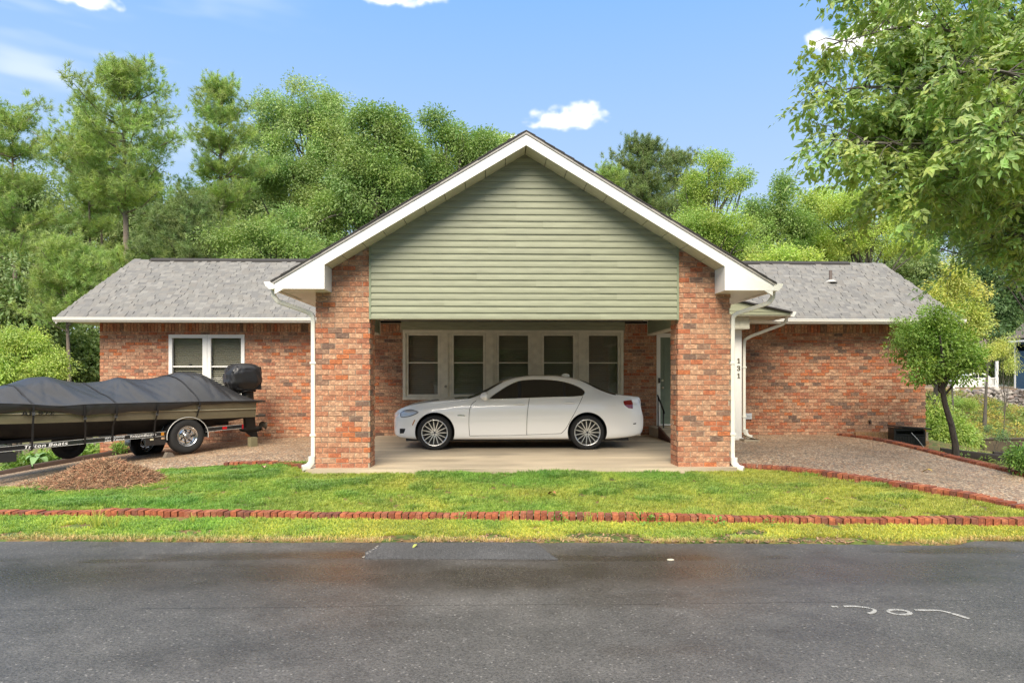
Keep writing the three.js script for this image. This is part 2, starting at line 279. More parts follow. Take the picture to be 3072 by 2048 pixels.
// ---- carport floor slab
const tConc = tex(512, (u, v, i, j) => { const n = fbm(u * 5, v * 9, 5, 71, 5), s = sst(.55, .75, fbm(u * 3, v * 6, 3, 77, 3)); const k = .74 + .2 * (n - .5) + .05 * (hash2(i, j, 7) - .5) - .13 * s; return [k * 1.02, k * .95, k * .83]; }, true);
const mConc = mat(.85, .83, .8, .6, { map: rep(tConc, 1 / 4.2, 1 / 3), bumpMap: rep(tNoise, 2), bumpScale: .002 });
struct('carport_slab', boxUV(b2(-2.72, 3.72, -.12, 0.004, -10.32, -16.2)), mConc);
// ================================================================ HOUSE
const CX = .49, WZ = -16.16;                                // centre line of the carport gable; plane of the long front wall
const house = thing('house', 'red brick single storey house with a green sided carport gable', 'house');
const tBrick = tex(1024, (u, v, i, j) => { const n = fbm(u * 28, v * 40, 4, 81, 28), m = fbm(u * 90, v * 90, 2, 85, 90), s = hash2(i, j, 5); const w = sst(.46, .70, n) * .6 + sst(.6, .8, m) * .35; const k = .76 + .10 * (s - .5) + .22 * (m - .5); return [k + .22 * w, k * .95 + .25 * w, k * .90 + .22 * w]; }, true);
const tBrickB = tex(512, (u, v, i, j) => .5 * fbm(u * 60, v * 60, 3, 88, 60) + .3 * fbm(u * 14, v * 20, 2, 81, 14) + .2 * hash2(i, j, 6));
const brickMat = (r, g, b) => mat(r, g, b, .86, { map: rep(tBrick, 1 / 1.3), bumpMap: rep(tBrickB, 1 / .5), bumpScale: .004 });
// clay colours: pale pink tan, salmon, orange red, red brown, burnt grey brown
const CLAY = [[.64, .345, .225], [.70, .43, .295], [.59, .28, .175], [.61, .215, .11], [.65, .23, .10], [.51, .225, .145], [.38, .24, .18], [.27, .18, .145], [.63, .395, .275]];
const CLAYW = [.26, .46, .62, .69, .74, .81, .86, .885, 1];
const clay = (r) => { const t = r(); return CLAYW.findIndex((w) => t <= w); };
const mClay = CLAY.map((c) => brickMat(...c));
const mClayV = brickMat(1, 1, 1); mClayV.vertexColors = true;
const mMortar = mat(.47, .38, .28, .95, { map: rep(tNoise, 3) });
const BL = .203, BH = .079, JT = .011;
const brickGeos = new Map();
function brickGeo(l, depth, v) { const k = `${l.toFixed(3)}|${depth}|${v}`; if (!brickGeos.has(k)) { const g = box(l, BH - JT, depth); const p = g.attributes.position, r = rng(900 + v); for (let i = 0; i < p.count; i++) p.setXYZ(i, p.getX(i) + rr(-.0012, .0012, r), p.getY(i) + rr(-.0015, .0015, r), p.getZ(i)); brickGeos.set(k, boxUV(g, v * .613 + 1.7)); } return brickGeos.get(k); }
let pickable = 0;
// running bond from x0 to x1, y0 to y1, face at z; skip(x, y) leaves bricks out. axis 'x' faces +z, axis 'z' faces +x or -x
function layBricks(part, x0, x1, y0, y1, z, { seed = 1, skip = null, own = 0, depth = .06, soldier = false, face = 0, cut = [] } = {}) {
  const r = rng(seed), mass = [], n = Math.floor((y1 - y0) / BH + .001);
  const put = (xa, xb, y, h = BH - JT) => {
    for (const [a, b, c, e] of cut) if (y + h * .7 > c && y + h * .3 < e && xb > a && xa < b) { put(xa, Math.min(xb, a), y, h); put(Math.max(xa, b), xb, y, h); return; }
    if (xb - xa < .025) return;
    const cx = (xa + xb) / 2, cy = y + h / 2; const sk = skip && skip(xa, xb, y, y + h); if (sk) return;
    const c = clay(r), dz = rr(-.003, .003, r), tilt = rr(-.004, .004, r);
    if (own > 0 && !face) {
      own--; pickable++;
      const m = finish(new THREE.Mesh(brickGeo(xb - xa, depth, Math.floor(r() * 6)), mClay[c])); m.name = 'brick'; m.position.set(cx, cy, z - depth / 2 + dz); m.rotation.z = tilt; part.add(m); return;
    }
    const q = .88 + .24 * r(), g = box(xb - xa, h, depth, 0, 0, 0, 0, 0, tilt);
    if (face) { g.rotateY(face * Math.PI / 2); g.translate(z - face * depth / 2 + face * dz, cy, cx); } else g.translate(cx, cy, z - depth / 2 + dz);
    boxUV(g, r() * 9); paint(g, CLAY[c][0] * q, CLAY[c][1] * q, CLAY[c][2] * q); mass.push(g);
  };
  if (soldier) { for (let x = x0; x < x1 - .02; x += BH) put(x, Math.min(x + BH - JT, x1), y0, y1 - y0 - JT); }
  else for (let j = 0; j < n; j++) {
    const y = y0 + j * BH; const shift = (j % 2) * BL / 2 + rr(-.012, .012, r);
    for (let x = x0 - (shift ? BL - shift : 0); x < x1; x += BL) put(Math.max(x, x0), Math.min(x + BL - JT, x1), y);
  }
  if (mass.length) { const o = obj('brick_courses', merge(mass), mClayV, part); stuff(o); }
}
const mWhite = mat(.80, .79, .75, .42, { bumpMap: rep(tNoise, 2), bumpScale: .0015 });
const mCream = mat(.80, .75, .60, .5, { map: tNoise });
const mVinyl = mat(.345, .355, .235, .5, { map: rep(tNoise, .6, 3) });
const mVinylS = [1, .965, 1.03].map((q) => mat(.30 * q, .315 * q, .21 * q, .5, { map: rep(tNoise, .6, 3) })); const mVinylTrim = mat(.20, .235, .15, .55);
const mSoffit = mat(.68, .65, .52, .55, { map: rep(tNoise, 2) });
const mGutter = mat(.80, .79, .73, .38);
const mSpout = mat(.76, .74, .65, .42);
// ---- long front wall: backing with openings, then brick
const openings = [[-7.571, -5.811, .86, 2.378], [-2.124, 3.106, .846, 2.493], [3.90, 4.98, .23, 2.42]];
const inOpening = (xa, xb, y0, y1) => openings.some(([a, b, c, d]) => xb > a + .02 && xa < b - .02 && y1 > c + .02 && y0 < d - .02);
const FX0 = -9.16, FX1 = 10.44;
{
  const part = sub('front_wall', house); part.userData.label = 'long mottled red brick front wall with a soldier course under the eaves';
  const Z = WZ - .012, B = Z - .2, backing = [];
  const cuts = [FX0 + .008, -7.571, -5.811, -2.124, 3.106, 3.90, 4.98, FX1 - .008];
  for (let i = 0; i < cuts.length - 1; i++) {
    const a = cuts[i], b = cuts[i + 1], o = openings.find((q) => Math.abs(q[0] - a) < .001);
    if (!o) backing.push(b2(a, b, -.75, 2.66, Z, B)); else { backing.push(b2(a, b, -.75, o[2], Z, B)); backing.push(b2(a, b, o[3], 2.66, Z, B)); }
  }
  obj('mortar', backing.map((g) => boxUV(g)), mMortar, part);
  
  layBricks(part, FX0, FX1, -.72, 2.44, WZ, { seed: 21, cut: openings });
  layBricks(part, FX0, -2.9, 2.44, 2.645, WZ + .006, { seed: 22, soldier: true });
  layBricks(part, 5.1, FX1, 2.44, 2.645, WZ + .006, { seed: 23, soldier: true });
  layBricks(part, -2.9, -2.17, 2.44, 2.645, WZ + .006, { seed: 26, soldier: true }); layBricks(part, 3.15, 5.1, 2.44, 2.645, WZ + .006, { seed: 27, soldier: true });
  // side walls and the back, seen only from the side
  const e = sub('side_wall', house); obj('mortar', [boxUV(b2(FX0 + .008, FX0 + .2, -1.2, 2.66, B, -21.6)), boxUV(b2(FX1 - .2, FX1 - .008, -1.2, 2.66, B, -21.6)), boxUV(b2(FX0, FX1, -1.2, 2.66, -21.6, -21.8))], mMortar, e);
  layBricks(e, -21.6, WZ - .06, -.72, 2.645, FX0, { seed: 24, face: -1 }); layBricks(e, -21.6, WZ - .06, -.72, 2.645, FX1, { seed: 25, face: 1 });
  // siding above the picture windows under the carport roof
  for (let k = 0; k < 2; k++) obj('siding_board', poly([[-2.16, 2.497 + k * .1], [3.14, 2.497 + k * .1], [3.14, 2.592 + k * .1], [-2.16, 2.592 + k * .1]], WZ + .02, WZ - .05), mVinyl, part);
}
// ---- windows
const mPane = new THREE.MeshPhysicalMaterial({ color: rgb(1, 1, 1), transmission: 1, thickness: 0, roughness: .02, ior: 1.5 });
const mRoom = mat(.34, .30, .24, .95);
const mBlind = mat(.17, .165, .12, .6);
function windowUnit(x0, x1, y0, y1, { frameM, blindM, rail, inset = .05, bw = .05, pitch = .05, angle = 1.0 }) {
  const w = sub('window', house), zf = WZ - inset;
  const fr = [b2(x0, x1, y1 - bw, y1, zf + .045, zf - .04), b2(x0, x1, y0, y0 + bw, zf + .045, zf - .04), b2(x0, x0 + bw, y0 + bw, y1 - bw, zf + .042, zf - .04), b2(x1 - bw, x1, y0 + bw, y1 - bw, zf + .042, zf - .04)];
  obj('frame', fr.map((g) => boxUV(g)), frameM, w);
  const a = x0 + bw, b = x1 - bw, c = y0 + bw, d = y1 - bw;
  if (rail) obj('sash_rail', boxUV(b2(a, b, rail - .014, rail + .014, zf + .012, zf - .02)), frameM, w);
  if (rail) { obj('pane', b2(a + .002, b - .002, rail + .014, d - .002, zf - .004, zf - .008), mPane, w); obj('pane', b2(a + .002, b - .002, c + .002, rail - .014, zf - .004, zf - .008), mPane, w); }
  else obj('pane', b2(a + .002, b - .002, c + .002, d - .002, zf - .004, zf - .008), mPane, w);
  const slat = box(b - a - .012, .0028, pitch * .98); slat.rotateX(angle);
  for (let y = d - .03; y > c + .01; y -= pitch) { const s = finish(new THREE.Mesh(slat, blindM)); s.name = 'slat'; s.position.set((a + b) / 2, y, zf - .075); s.rotation.x = (hash2(Math.round(y * 90), Math.round(a * 10), 3) - .5) * .08; w.add(s); }
  const rm = [b2(x0, x1, y0, y1, zf - .42, zf - .44), b2(x0, x0 + .02, y0, y1, zf - .05, zf - .42), b2(x1 - .02, x1, y0, y1, zf - .05, zf - .42), b2(x0, x1, y0, y0 + .02, zf - .05, zf - .42), b2(x0, x1, y1 - .02, y1, zf - .05, zf - .42)];
  obj('recess', rm, mRoom, w);
  return w;
}
{
  const [x0, x1, y0, y1] = openings[0], xm = (x0 + x1) / 2;
  for (const [a, b] of [[x0, xm - .012], [xm + .012, x1]]) windowUnit(a + .004, b - .004, y0 + .004, y1 - .004, { frameM: mWhite, blindM: mBlind, rail: 1.628, bw: .08, inset: .02, pitch: .046, angle: .95 });
  obj('window_sill', boxUV(b2(x0 - .02, x1 + .02, y0 - .04, y0, WZ + .05, WZ - .1)), mWhite, house);
  obj('mullion', boxUV(b2(xm - .012, xm + .012, y0, y1, WZ + .03, WZ - .06)), mWhite, house);
  obj('window_lock', boxUV(b2(xm - .45, xm - .39, 1.67, 1.70, WZ - .055, WZ - .072)), mat(.03, .03, .03, .5), house);
}
{
  const [x0, x1, y0, y1] = openings[1], t = .07, step = (x1 - x0 - 2 * t + .26) / 5;
  const trim = sub('picture_window_surround', house);
  const cw = WZ + .02;
  obj('head_trim', boxUV(b2(x0, x1, y1 - t, y1, cw, WZ - .08)), mCream, trim); obj('sill_trim', boxUV(b2(x0, x1, y0, y0 + t, cw + .02, WZ - .08)), mCream, trim);
  obj('jamb', boxUV(b2(x0, x0 + t, y0 + t, y1 - t, cw, WZ - .08)), mCream, trim); obj('jamb', boxUV(b2(x1 - t, x1, y0 + t, y1 - t, cw, WZ - .08)), mCream, trim);
  for (let k = 0; k < 5; k++) {
    const a = x0 + t + k * step, b = a + step - .26;
    windowUnit(a + .003, b - .003, y0 + t + .003, y1 - t - .003, { frameM: mCream, blindM: mBlind, rail: 1.72, bw: .055, inset: .05, pitch: .05, angle: 1.12 });
    if (k < 4) { obj('mullion_post', boxUV(b2(b, b + .26, y0 + t, y1 - t, cw - .03, WZ - .08)), mCream, trim); obj('mullion_casing', boxUV(b2(b + .075, b + .185, y0 + t, y1 - t, cw - .004, cw - .03)), mCream, trim); }
    if (k === 0) { const kn = new THREE.CylinderGeometry(.028, .032, .05, 14); kn.rotateX(Math.PI / 2); kn.translate(b + .13, 1.16, cw + .02); obj('lock_knob', kn, mat(.32, .29, .24, .35, { metalness: .8 }), trim); }
  }
}
// ---- entrance door with its casing, step and ramp wedge
{
  const [x0, x1, y0, y1] = openings[2], mDoor = mat(.16, .205, .155, .45);
  const d = sub('front_door', house), z = WZ - .07;
  obj('door_frame', [b2(x0, x0 + .09, y0, y1, WZ + .02, WZ - .14), b2(x1 - .09, x1, y0, y1, WZ + .02, WZ - .14), b2(x0 + .09, x1 - .09, y1 - .09, y1, WZ + .02, WZ - .14), b2(x0 + .09, x1 - .09, y0, y0 + .03, WZ + .03, WZ - .14)].map((g) => boxUV(g)), mWhite, d);
  const leaf = obj('door_leaf', boxUV(b2(x0 + .09, x1 - .09, y0 + .03, y1 - .09, z, z - .045)), mDoor, d);
  for (const [px0, px1] of [[x0 + .2, x0 + .49], [x0 + .59, x0 + .88]]) for (const [a, b] of [[.42, .95], [1.12, 1.72], [1.86, 2.16]]) obj('door_panel', boxUV(b2(px0, px1, a, b, z + .014, z + .0005)), mDoor, d);
  const kn = new THREE.SphereGeometry(.032, 14, 10); kn.translate(x0 + .155, 1.13, z + .06); const dead = new THREE.CylinderGeometry(.028, .028, .03, 12); dead.rotateX(Math.PI / 2); dead.translate(x0 + .155, 1.3, z + .02);
  obj('door_knob', kn, mat(.55, .5, .4, .3, { metalness: .9 }), d); obj('dead_bolt', dead, mat(.55, .5, .4, .3, { metalness: .9 }), d);
  obj('lock_box', boxUV(b2(x0 + .035, x0 + .08, 1.24, 1.36, WZ + .05, WZ + .02)), mat(.03, .03, .03, .5), d);
  obj('door_step', boxUV(b2(3.72, 5.1, -.1, .215, WZ, -15.3)), mConc, house);
  obj('ramp', boxUV(poly([[0, 0], [0, .2], [-1.15, 0]], 3.78, 5.0).rotateY(Math.PI / 2).translate(0, .004, -15.3)), mConc, house);
  obj('ramp_edge', boxUV(poly([[.02, 0], [.02, .26], [-1.2, .005], [-1.2, 0]], -.045, 0).rotateY(Math.PI / 2).translate(3.775, .004, -15.3)), mat(.09, .035, .022, .6), house);
  const rail = sub('handrail', house), mRail = mat(.02, .018, .016, .5);
  obj('rail_bar', limb([V(3.9, .95, -16.05), V(3.9, .62, -15.5), V(3.9, .56, -15.42)], [.02, .02, .018], 8), mRail, rail); obj('rail_post', limb([V(3.9, .2, -15.5), V(3.9, .64, -15.5)], [.016, .016], 8), mRail, rail); obj('rail_post', limb([V(3.9, .2, -16.0), V(3.9, .93, -16.0)], [.016, .016], 8), mRail, rail);
}
// ---- main roof: gable ended, ridge along the front
const mShV = mat(1, 1, 1, .78, { vertexColors: true, map: rep(tSpeck, 2.2), bumpMap: rep(tSpeck, 2.2), bumpScale: .003 });
const SHC = [[.20, .195, .18], [.218, .211, .194], [.186, .182, .172], [.206, .195, .177], [.232, .224, .206], [.172, .168, .16]];
const mSh = SHC.map((c) => mat(...c, .78, { map: rep(tSpeck, 2.2), bumpMap: rep(tSpeck, 2.2), bumpScale: .003 }));
const mRoofEdge = mat(.035, .032, .03, .85), mDeck = mat(.10, .10, .10, .9, { map: rep(tSpeck, 2) });
const E0 = 2.72, ED = 15.55, RD = 18.85, RY = 4.565, RX0 = -9.79, RX1 = 10.93;
{
  const part = sub('main_roof', house); part.userData.label = 'grey asphalt shingle roof with a dark ridge vent';
  const slope = Math.atan2(RY - E0, RD - ED), len = Math.hypot(RY - E0, RD - ED);
  const prof = [[ED, E0 - .03], [ED, E0 - .012], [RD, RY - .012], [2 * RD - ED, E0 - .012], [2 * RD - ED, E0 - .05], [RD, RY - .12], [ED + .1, E0 - .05]];
  const deck = poly(prof.map(([d, y]) => [d, y]), RX0, RX1); deck.rotateY(Math.PI / 2);          // x -> -z, z -> x
  obj('roof_deck', boxUV(deck), mDeck, part);
  // rake boards at the gable ends, gable wall infill
  for (const [xa, xb] of [[RX0 - .012, RX0 + .02], [RX1 - .02, RX1 + .012]]) { const g = poly([[ED + .02, E0 - .14], [ED + .02, E0 - .014], [RD, RY - .014], [2 * RD - ED, E0 - .014], [2 * RD - ED, E0 - .14], [RD, RY - .16]], xa, xb); g.rotateY(Math.PI / 2); obj('rake_board', boxUV(g), mWhite, part); }
  for (const [xa, xb] of [[FX0 + .02, FX0 + .1], [FX1 - .1, FX1 - .02]]) { const g = poly([[16.2, 2.63], [16.2, 2.98], [RD, RY - .14], [21.5, 2.98], [21.5, 2.63]], xa, xb); g.rotateY(Math.PI / 2); obj('gable_infill', boxUV(g), mVinyl, part); }
  const rows = 27, ex = len / rows, r = rng(33), mass = [], tabs = [];
  for (let j = 0; j < rows; j++) {
    let x = RX0 - rr(0, .3, r);
    while (x < RX1) {
      const w = rr(.08, .2, r), a = Math.max(x, RX0 - .012), b = Math.min(x + w - .003, RX1 + .012); x += w;
      if (b - a < .03) continue;
      if (a > -2.9 && b < 3.9 && j > 4) continue;                                                  // hidden under the carport roof
      tabs.push([a, b, j, r() < .4 ? .008 : .005, Math.floor(r() * 6), r()]);
    }
  }
  const geos = new Map(); let own = 0;
  tabs.sort((p, q) => p[2] - q[2]);
  for (const [a, b, j, th, c, q] of tabs) {
    const s0 = j * ex, s = s0 + ex * .5 + .01, y = E0 + Math.sin(slope) * s, d = ED + Math.cos(slope) * s;
    const seen = b < -2.9 || a > 3.9;
    if (seen && own < 300) {
      own++; const k = `${(b - a).toFixed(2)}|${th}`; if (!geos.has(k)) { const g0 = box(b - a, th, ex + .03).toNonIndexed(); boxUV(g0); geos.set(k, g0); }
      const m = finish(new THREE.Mesh(geos.get(k), mSh[c])); m.name = 'shingle'; m.position.set((a + b) / 2, y + th / 2 - .003, -d); m.rotation.x = slope + (th > .006 ? .15 : .035); if (th > .006) m.position.y += .008; part.add(m);
    } else { const g = box(b - a, th, ex + .03, 0, 0, 0, slope + (th > .006 ? .15 : .035)); g.translate((a + b) / 2, y + th / 2 - .003 + (th > .006 ? .008 : 0), -d); boxUV(g, q * 7); const k = .9 + .2 * q; paint(g, SHC[c][0] * k, SHC[c][1] * k, SHC[c][2] * k); mass.push(g); }
  }
  stuff(obj('shingle_courses', merge(mass), mShV, part));
  for (const [a, b] of [[-9.3, -2.2], [3.4, 9.95]]) { const g = poly([[RD - .13, RY - .055], [RD - .13, RY - .02], [RD, RY + .055], [RD + .13, RY - .02], [RD + .13, RY - .055], [RD, RY]], a, b); g.rotateY(Math.PI / 2); obj('ridge_vent', boxUV(g), mRoofEdge, part); }
  const g2 = poly([[RD - .12, RY - .06], [RD, RY + .012], [RD + .12, RY - .06], [RD, RY - .02]], RX0, RX1); g2.rotateY(Math.PI / 2); obj('ridge_cap', boxUV(g2), mSh[2], part);
  // vent pipe with its flashing
  const vy = E0 + Math.tan(slope) * (17.6 - ED), vx = 8.83; const pipe = new THREE.CylinderGeometry(.042, .042, .34, 14); pipe.translate(vx, vy + .13, -17.6); obj('vent_pipe', pipe, mat(.14, .11, .095, .6), part);
  const fl = new THREE.CylinderGeometry(.06, .16, .07, 14); fl.translate(vx, vy + .02, -17.58); obj('pipe_flashing', fl, mat(.42, .40, .36, .5), part);
  // eaves: soffit and gutter
  obj('eave_soffit', [b2(RX0 + .03, -2.75, 2.645, 2.66, -ED - .03, WZ + .002), b2(3.75, RX1 - .03, 2.645, 2.66, -ED - .03, WZ + .002)].map((g) => boxUV(g)), mSoffit, part);
  obj('eave_soffit', [b2(RX0 + .03, FX0, 2.645, 2.66, WZ, -21.9), b2(FX1, RX1 - .03, 2.645, 2.66, WZ, -21.9)].map((g) => boxUV(g)), mSoffit, part);
  obj('eave_fascia', [b2(RX0, -2.75, 2.635, E0 - .03, -ED, -ED - .03), b2(3.75, RX1, 2.635, E0 - .03, -ED, -ED - .03)].map((g) => boxUV(g)), mWhite, part);
  const gp = [[ED - .001, 2.705], [ED - .001, 2.615], [ED - .06, 2.612], [ED - .075, 2.64], [ED - .105, 2.655], [ED - .112, 2.69], [ED - .12, 2.695], [ED - .12, 2.712], [ED - .1, 2.712], [ED - .09, 2.66], [ED - .02, 2.64], [ED - .015, 2.705]];
  for (const [a, b] of [[RX0, -3.1], [5.15, RX1]]) { const g = poly(gp, a, b); g.rotateY(Math.PI / 2); obj('gutter', boxUV(g), mGutter, part); }
}
// ---- carport gable: pillars, siding, rake, eaves, roof
const PZ = -10.45, FZ = -10.0, SL = .6, PEAK = 4.786;       // pillar face, fascia face, roof slope, soffit height on the centre line
const sof = (x) => PEAK - SL * Math.abs(x - CX);
{
  for (const s of [-1, 1]) {
    const xi = CX + s * 2.36, xo = CX + s * 3.185, a = Math.min(xi, xo), b = Math.max(xi, xo);
    const p = sub('pillar', house);
    const top = (x) => sof(x) + .06;
    const pts = s < 0 ? [[a + .012, 0], [b - .012, 0], [b - .012, top(b)], [a + .012, top(a)]] : [[a + .012, 0], [b - .012, 0], [b - .012, top(b)], [a + .012, top(a)]];
    obj('mortar', poly(pts, PZ - .009, PZ - .40), mMortar, p);
    const skip = (xa, xb, y0, y1) => y1 > Math.min(top(xa), top(xb)) + .06;
    layBricks(p, a, b, .004, 3.45, PZ, { seed: 40 + s, own: s < 0 ? 150 : 150, depth: .1, skip });
    layBricks(p, PZ - .42, PZ - .105, .004, 2.9, xi, { seed: 50 + s, face: -s, depth: .09 });
    layBricks(p, PZ - .42, PZ - .105, .004, 2.66, xo, { seed: 60 + s, face: s, depth: .09 });
    // concrete footing, in two lengths with a gap
    obj('footing', [boxUV(b2(a - (s < 0 ? .18 : .02), a + (s < 0 ? .2 : .5), -.16, -.004, PZ + .06, PZ - .5)), boxUV(b2(a + (s < 0 ? .235 : .52), b + .1, -.16, -.002, PZ + .05, PZ - .5))], mConc, p);
  }
  // siding: one mesh per course, trimmed to the rake
  const gab = sub('gable_siding', house); const n = 26, ex = .1, y00 = 2.268;
  const zt = PZ + .012, hwS = 2.372;
  obj('sheathing', poly([[CX - hwS + .01, y00 + .01], [CX + hwS - .01, y00 + .01], [CX + hwS - .01, sof(CX + hwS) + .05], [CX, PEAK + .05], [CX - hwS + .01, sof(CX - hwS) + .05]], PZ + .006, PZ - .12), mVinylTrim, gab);
  const half = (y) => Math.min(hwS - .028, (PEAK + .03 - y) / SL);
  for (let k = 0; k < n; k++) {
    const y0 = y00 + k * ex, y1 = Math.min(y0 + ex, PEAK + .02); if (half(y0) < .03) break;
    const h0 = half(y0), h1 = Math.max(.004, half(y1)), P = [], I = [];
    // section: lip under, dutch-lap face, flat upper third
    const sec = [[y0 + .012, zt], [y0, zt + .004], [y0 + .001, zt + .017], [y0 + .010, zt + .0185], [lerp(y0, y1, .62), zt + .012], [lerp(y0, y1, .72), zt + .0045], [y1 + .004, zt + .0035]];
    const xj = CX + h0 * (hash2(k, 5, 77) * 1.3 - .65), dz = .003;                     // two lengths that lap
    for (const side of h0 > .9 ? [-1, 1] : [0]) {
    P.length = I.length = 0; const wv = (hash2(k, side + 2, 78) - .5) * .003;
    for (const [y, z] of sec) { const h = lerp(h0, h1, clamp((y - y0) / (y1 - y0 + 1e-6))); P.push([side === 1 ? xj : CX - h, y, z + (side === 1 ? dz : 0)], [side === -1 ? xj + .004 : CX + h, y + wv * .3, z + (side === 1 ? dz : 0) + wv * .3]); }
    const g = new THREE.BufferGeometry(); const pos = [], uv = []; for (const q of P) { pos.push(...q); uv.push(q[0], q[1] + k * .37); }
    for (let i = 0; i < sec.length - 1; i++) { const a = i * 2; I.push(a, a + 1, a + 3, a, a + 3, a + 2); }
    g.setAttribute('position', new THREE.Float32BufferAttribute(pos, 3)); g.setAttribute('uv', new THREE.Float32BufferAttribute(uv, 2)); g.setIndex(I);
    obj('siding_board', toCreasedNormals(g, .3), mVinylS[(k * 7 + side + 5) % 3], gab);
    }
  }
  for (const s of [-1, 1]) obj('corner_trim', boxUV(b2(CX + s * hwS, CX + s * (hwS - .03), y00 - .004, sof(CX + hwS) + .02, PZ + .034, PZ)), mVinylTrim, gab);
  obj('header_underside', boxUV(b2(CX - 2.36, CX + 2.36, y00 + .004, y00 + .02, PZ - .005, PZ - .16)), mSoffit, gab);
  // roof planes
  const rf = sub('carport_roof', house); rf.userData.label = 'steep front gable roof over the carport with white fascia';
  const EX = 3.69, T0 = .165, T1 = .225;                    // half width to the eave; deck starts and ends above the soffit
  const back = -19.4;
  for (const s of [-1, 1]) {
    const q = (dx, up) => [CX + s * dx, PEAK + up - SL * dx];
    obj('roof_deck', poly([q(0, T0), q(EX, T0), q(EX, T1 - .03), q(0, T1 - .03)], FZ - .03, back), mDeck, rf);
    // shingle layers: their stepped dark edge shows along the rake
    const r = rng(70 + s); for (let k = 0; k < 26; k++) { const a = EX + .02 - k * .143, b = Math.max(0, a - .16), th = rr(.014, .024, r); obj('shingle_course', poly([q(a, T1 - .029), q(b, T1 - .027), q(b, T1 - .02 + th * .4), q(a, T1 - .02 + th)], FZ + .025 + rr(0, .012, r), back + .02), mRoofEdge, rf); }
    obj('fascia', poly([q(0, 0), q(EX - .03, 0), q(EX - .03, T0 - .004), q(0, T0 - .004)], FZ, FZ - .035), mWhite, rf);
    obj('drip_edge', poly([q(0, T0 - .003), q(EX, T0 - .003), q(EX, T0 + .03), q(0, T0 + .03)], FZ + .018, FZ - .029), mat(.33, .31, .28, .5), rf);
    // soffit panels under the rake overhang
    for (let k = 0; k < 10; k++) { const a = k * .3 + .006, b = Math.min(k * .3 + .297, 2.93); obj('soffit_panel', poly([q(a, .0), q(b, .0), q(b, .014), q(a, .014)], FZ - .036, PZ + .03), mSoffit, rf); }
    // boxed eave return
    const ey = 2.667, xe = EX - .02, xi = 2.94;
    const tri = [[CX + s * xi, ey], [CX + s * xe, ey], [CX + s * xe, PEAK - SL * xe + T0 - .03], [CX + s * xi, PEAK - SL * xi + .02]];
    obj('eave_return', poly(tri, FZ + .004, FZ - .022), mWhite, rf);
    obj('eave_return_side', boxUV(b2(CX + s * xi, CX + s * (xi + .02), ey, sof(CX + xi) + .012, FZ - .022, PZ - .002)), mWhite, rf);
    obj('eave_soffit', boxUV(b2(CX + s * (xi + .02), CX + s * xe, ey, ey + .014, FZ - .022, -15.56)), mWhite, rf);
    obj('eave_fascia', boxUV(b2(CX + s * (xe - .02), CX + s * xe, ey, 2.74, FZ - .022, -15.5)), mWhite, rf);
    // gutter along the eave, open to the sky
    const gp = [[0, .075], [0, -.025], [.07, -.028], [.088, 0], [.115, .015], [.125, .05], [.135, .055], [.135, .072], [.115, .072], [.1, .015], [.02, 0], [.015, .075]];
    obj('gutter', poly(gp.map(([x, y]) => [CX + s * (xe + x), 2.69 + y]), FZ + .01, -15.4), mGutter, rf);
    obj('gutter_end_cap', poly([[0, .078], [0, -.028], [.07, -.03], [.09, 0], [.118, .015], [.13, .05], [.138, .055], [.138, .076]].map(([x, y]) => [CX + s * (xe + x), 2.69 + y]), FZ + .016, FZ + .0105), mGutter, rf);
    // side beam of the carport
    obj('side_beam', [boxUV(b2(CX + s * 3.03, CX + s * 3.17, 2.36, 2.66, PZ - .43, -15.4))], mVinylTrim, rf);
    obj('beam_trim', [boxUV(b2(CX + s * 3.02, CX + s * 3.18, 2.325, 2.359, PZ - .43, -15.42)), boxUV(b2(CX + s * 3.02, CX + s * 3.18, 2.36, 2.655, -15.402, -15.42))], mCream, rf);
  }
  obj('carport_ceiling', boxUV(b2(CX - 3.15, CX + 3.15, 2.70, 2.72, PZ - .13, WZ + .05)), mWhite, rf);
}
// ---- low side roof over the entrance, with its boxed beam end and post
{
  const p = sub('entry_roof', house), z0 = -14.35, z1 = -15.7, xr = 6.33;
  const top = (x) => 2.775 + .215 * (xr - x);
  obj('entry_gable_board', poly([[4.0, 2.70], [xr, 2.70], [xr, 2.745], [4.0, top(4) - .05]], z0, z0 - .03), mVinyl, p);
  obj('entry_siding_board', poly([[4.0, 2.705], [xr - .02, 2.705], [xr - .02, 2.742], [4.0, 2.80]], z0 + .014, z0 + .001), mVinyl, p);
  obj('entry_siding_board', poly([[4.0, 2.81], [xr - .30, 2.76], [xr - .75, 2.84], [4.0, 2.9]], z0 + .012, z0 + .001), mVinyl, p);
  obj('entry_roof_deck', poly([[3.9, top(3.9) - .03], [xr + .03, top(xr) - .03], [xr + .03, top(xr)], [3.9, top(3.9)]], z0 + .06, z1 - .9), mRoofEdge, p);
  obj('entry_soffit', boxUV(b2(4.0, xr - .01, 2.685, 2.699, z0 - .002, -15.5)), mSoffit, p);
  obj('entry_gutter', poly([[0, .07], [0, -.03], [.075, -.03], [.1, .01], [.12, .05], [.12, .07]].map(([x, y]) => [xr + x, 2.70 + y]), z0 + .02, -15.42), mGutter, p);
  const bx = sub('beam_box', house); const q0 = -14.55;
  obj('box_body', boxUV(b2(4.62, 5.53, 2.42, 2.684, q0, -15.35)), mSoffit, bx);
  for (let k = 0; k < 4; k++) obj('box_panel', boxUV(b2(4.66 + k * .215, 4.865 + k * .215, 2.44, 2.665, q0 + .007, q0 + .0005)), mSoffit, bx);
  const post = sub('porch_post', house); obj('post_shaft', boxUV(b2(5.30, 5.47, .02, 2.419, -14.85, -15.0)), mWhite, post);
  obj('post_base', boxUV(b2(5.27, 5.50, .0, .05, -14.82, -15.03)), mWhite, post);
}
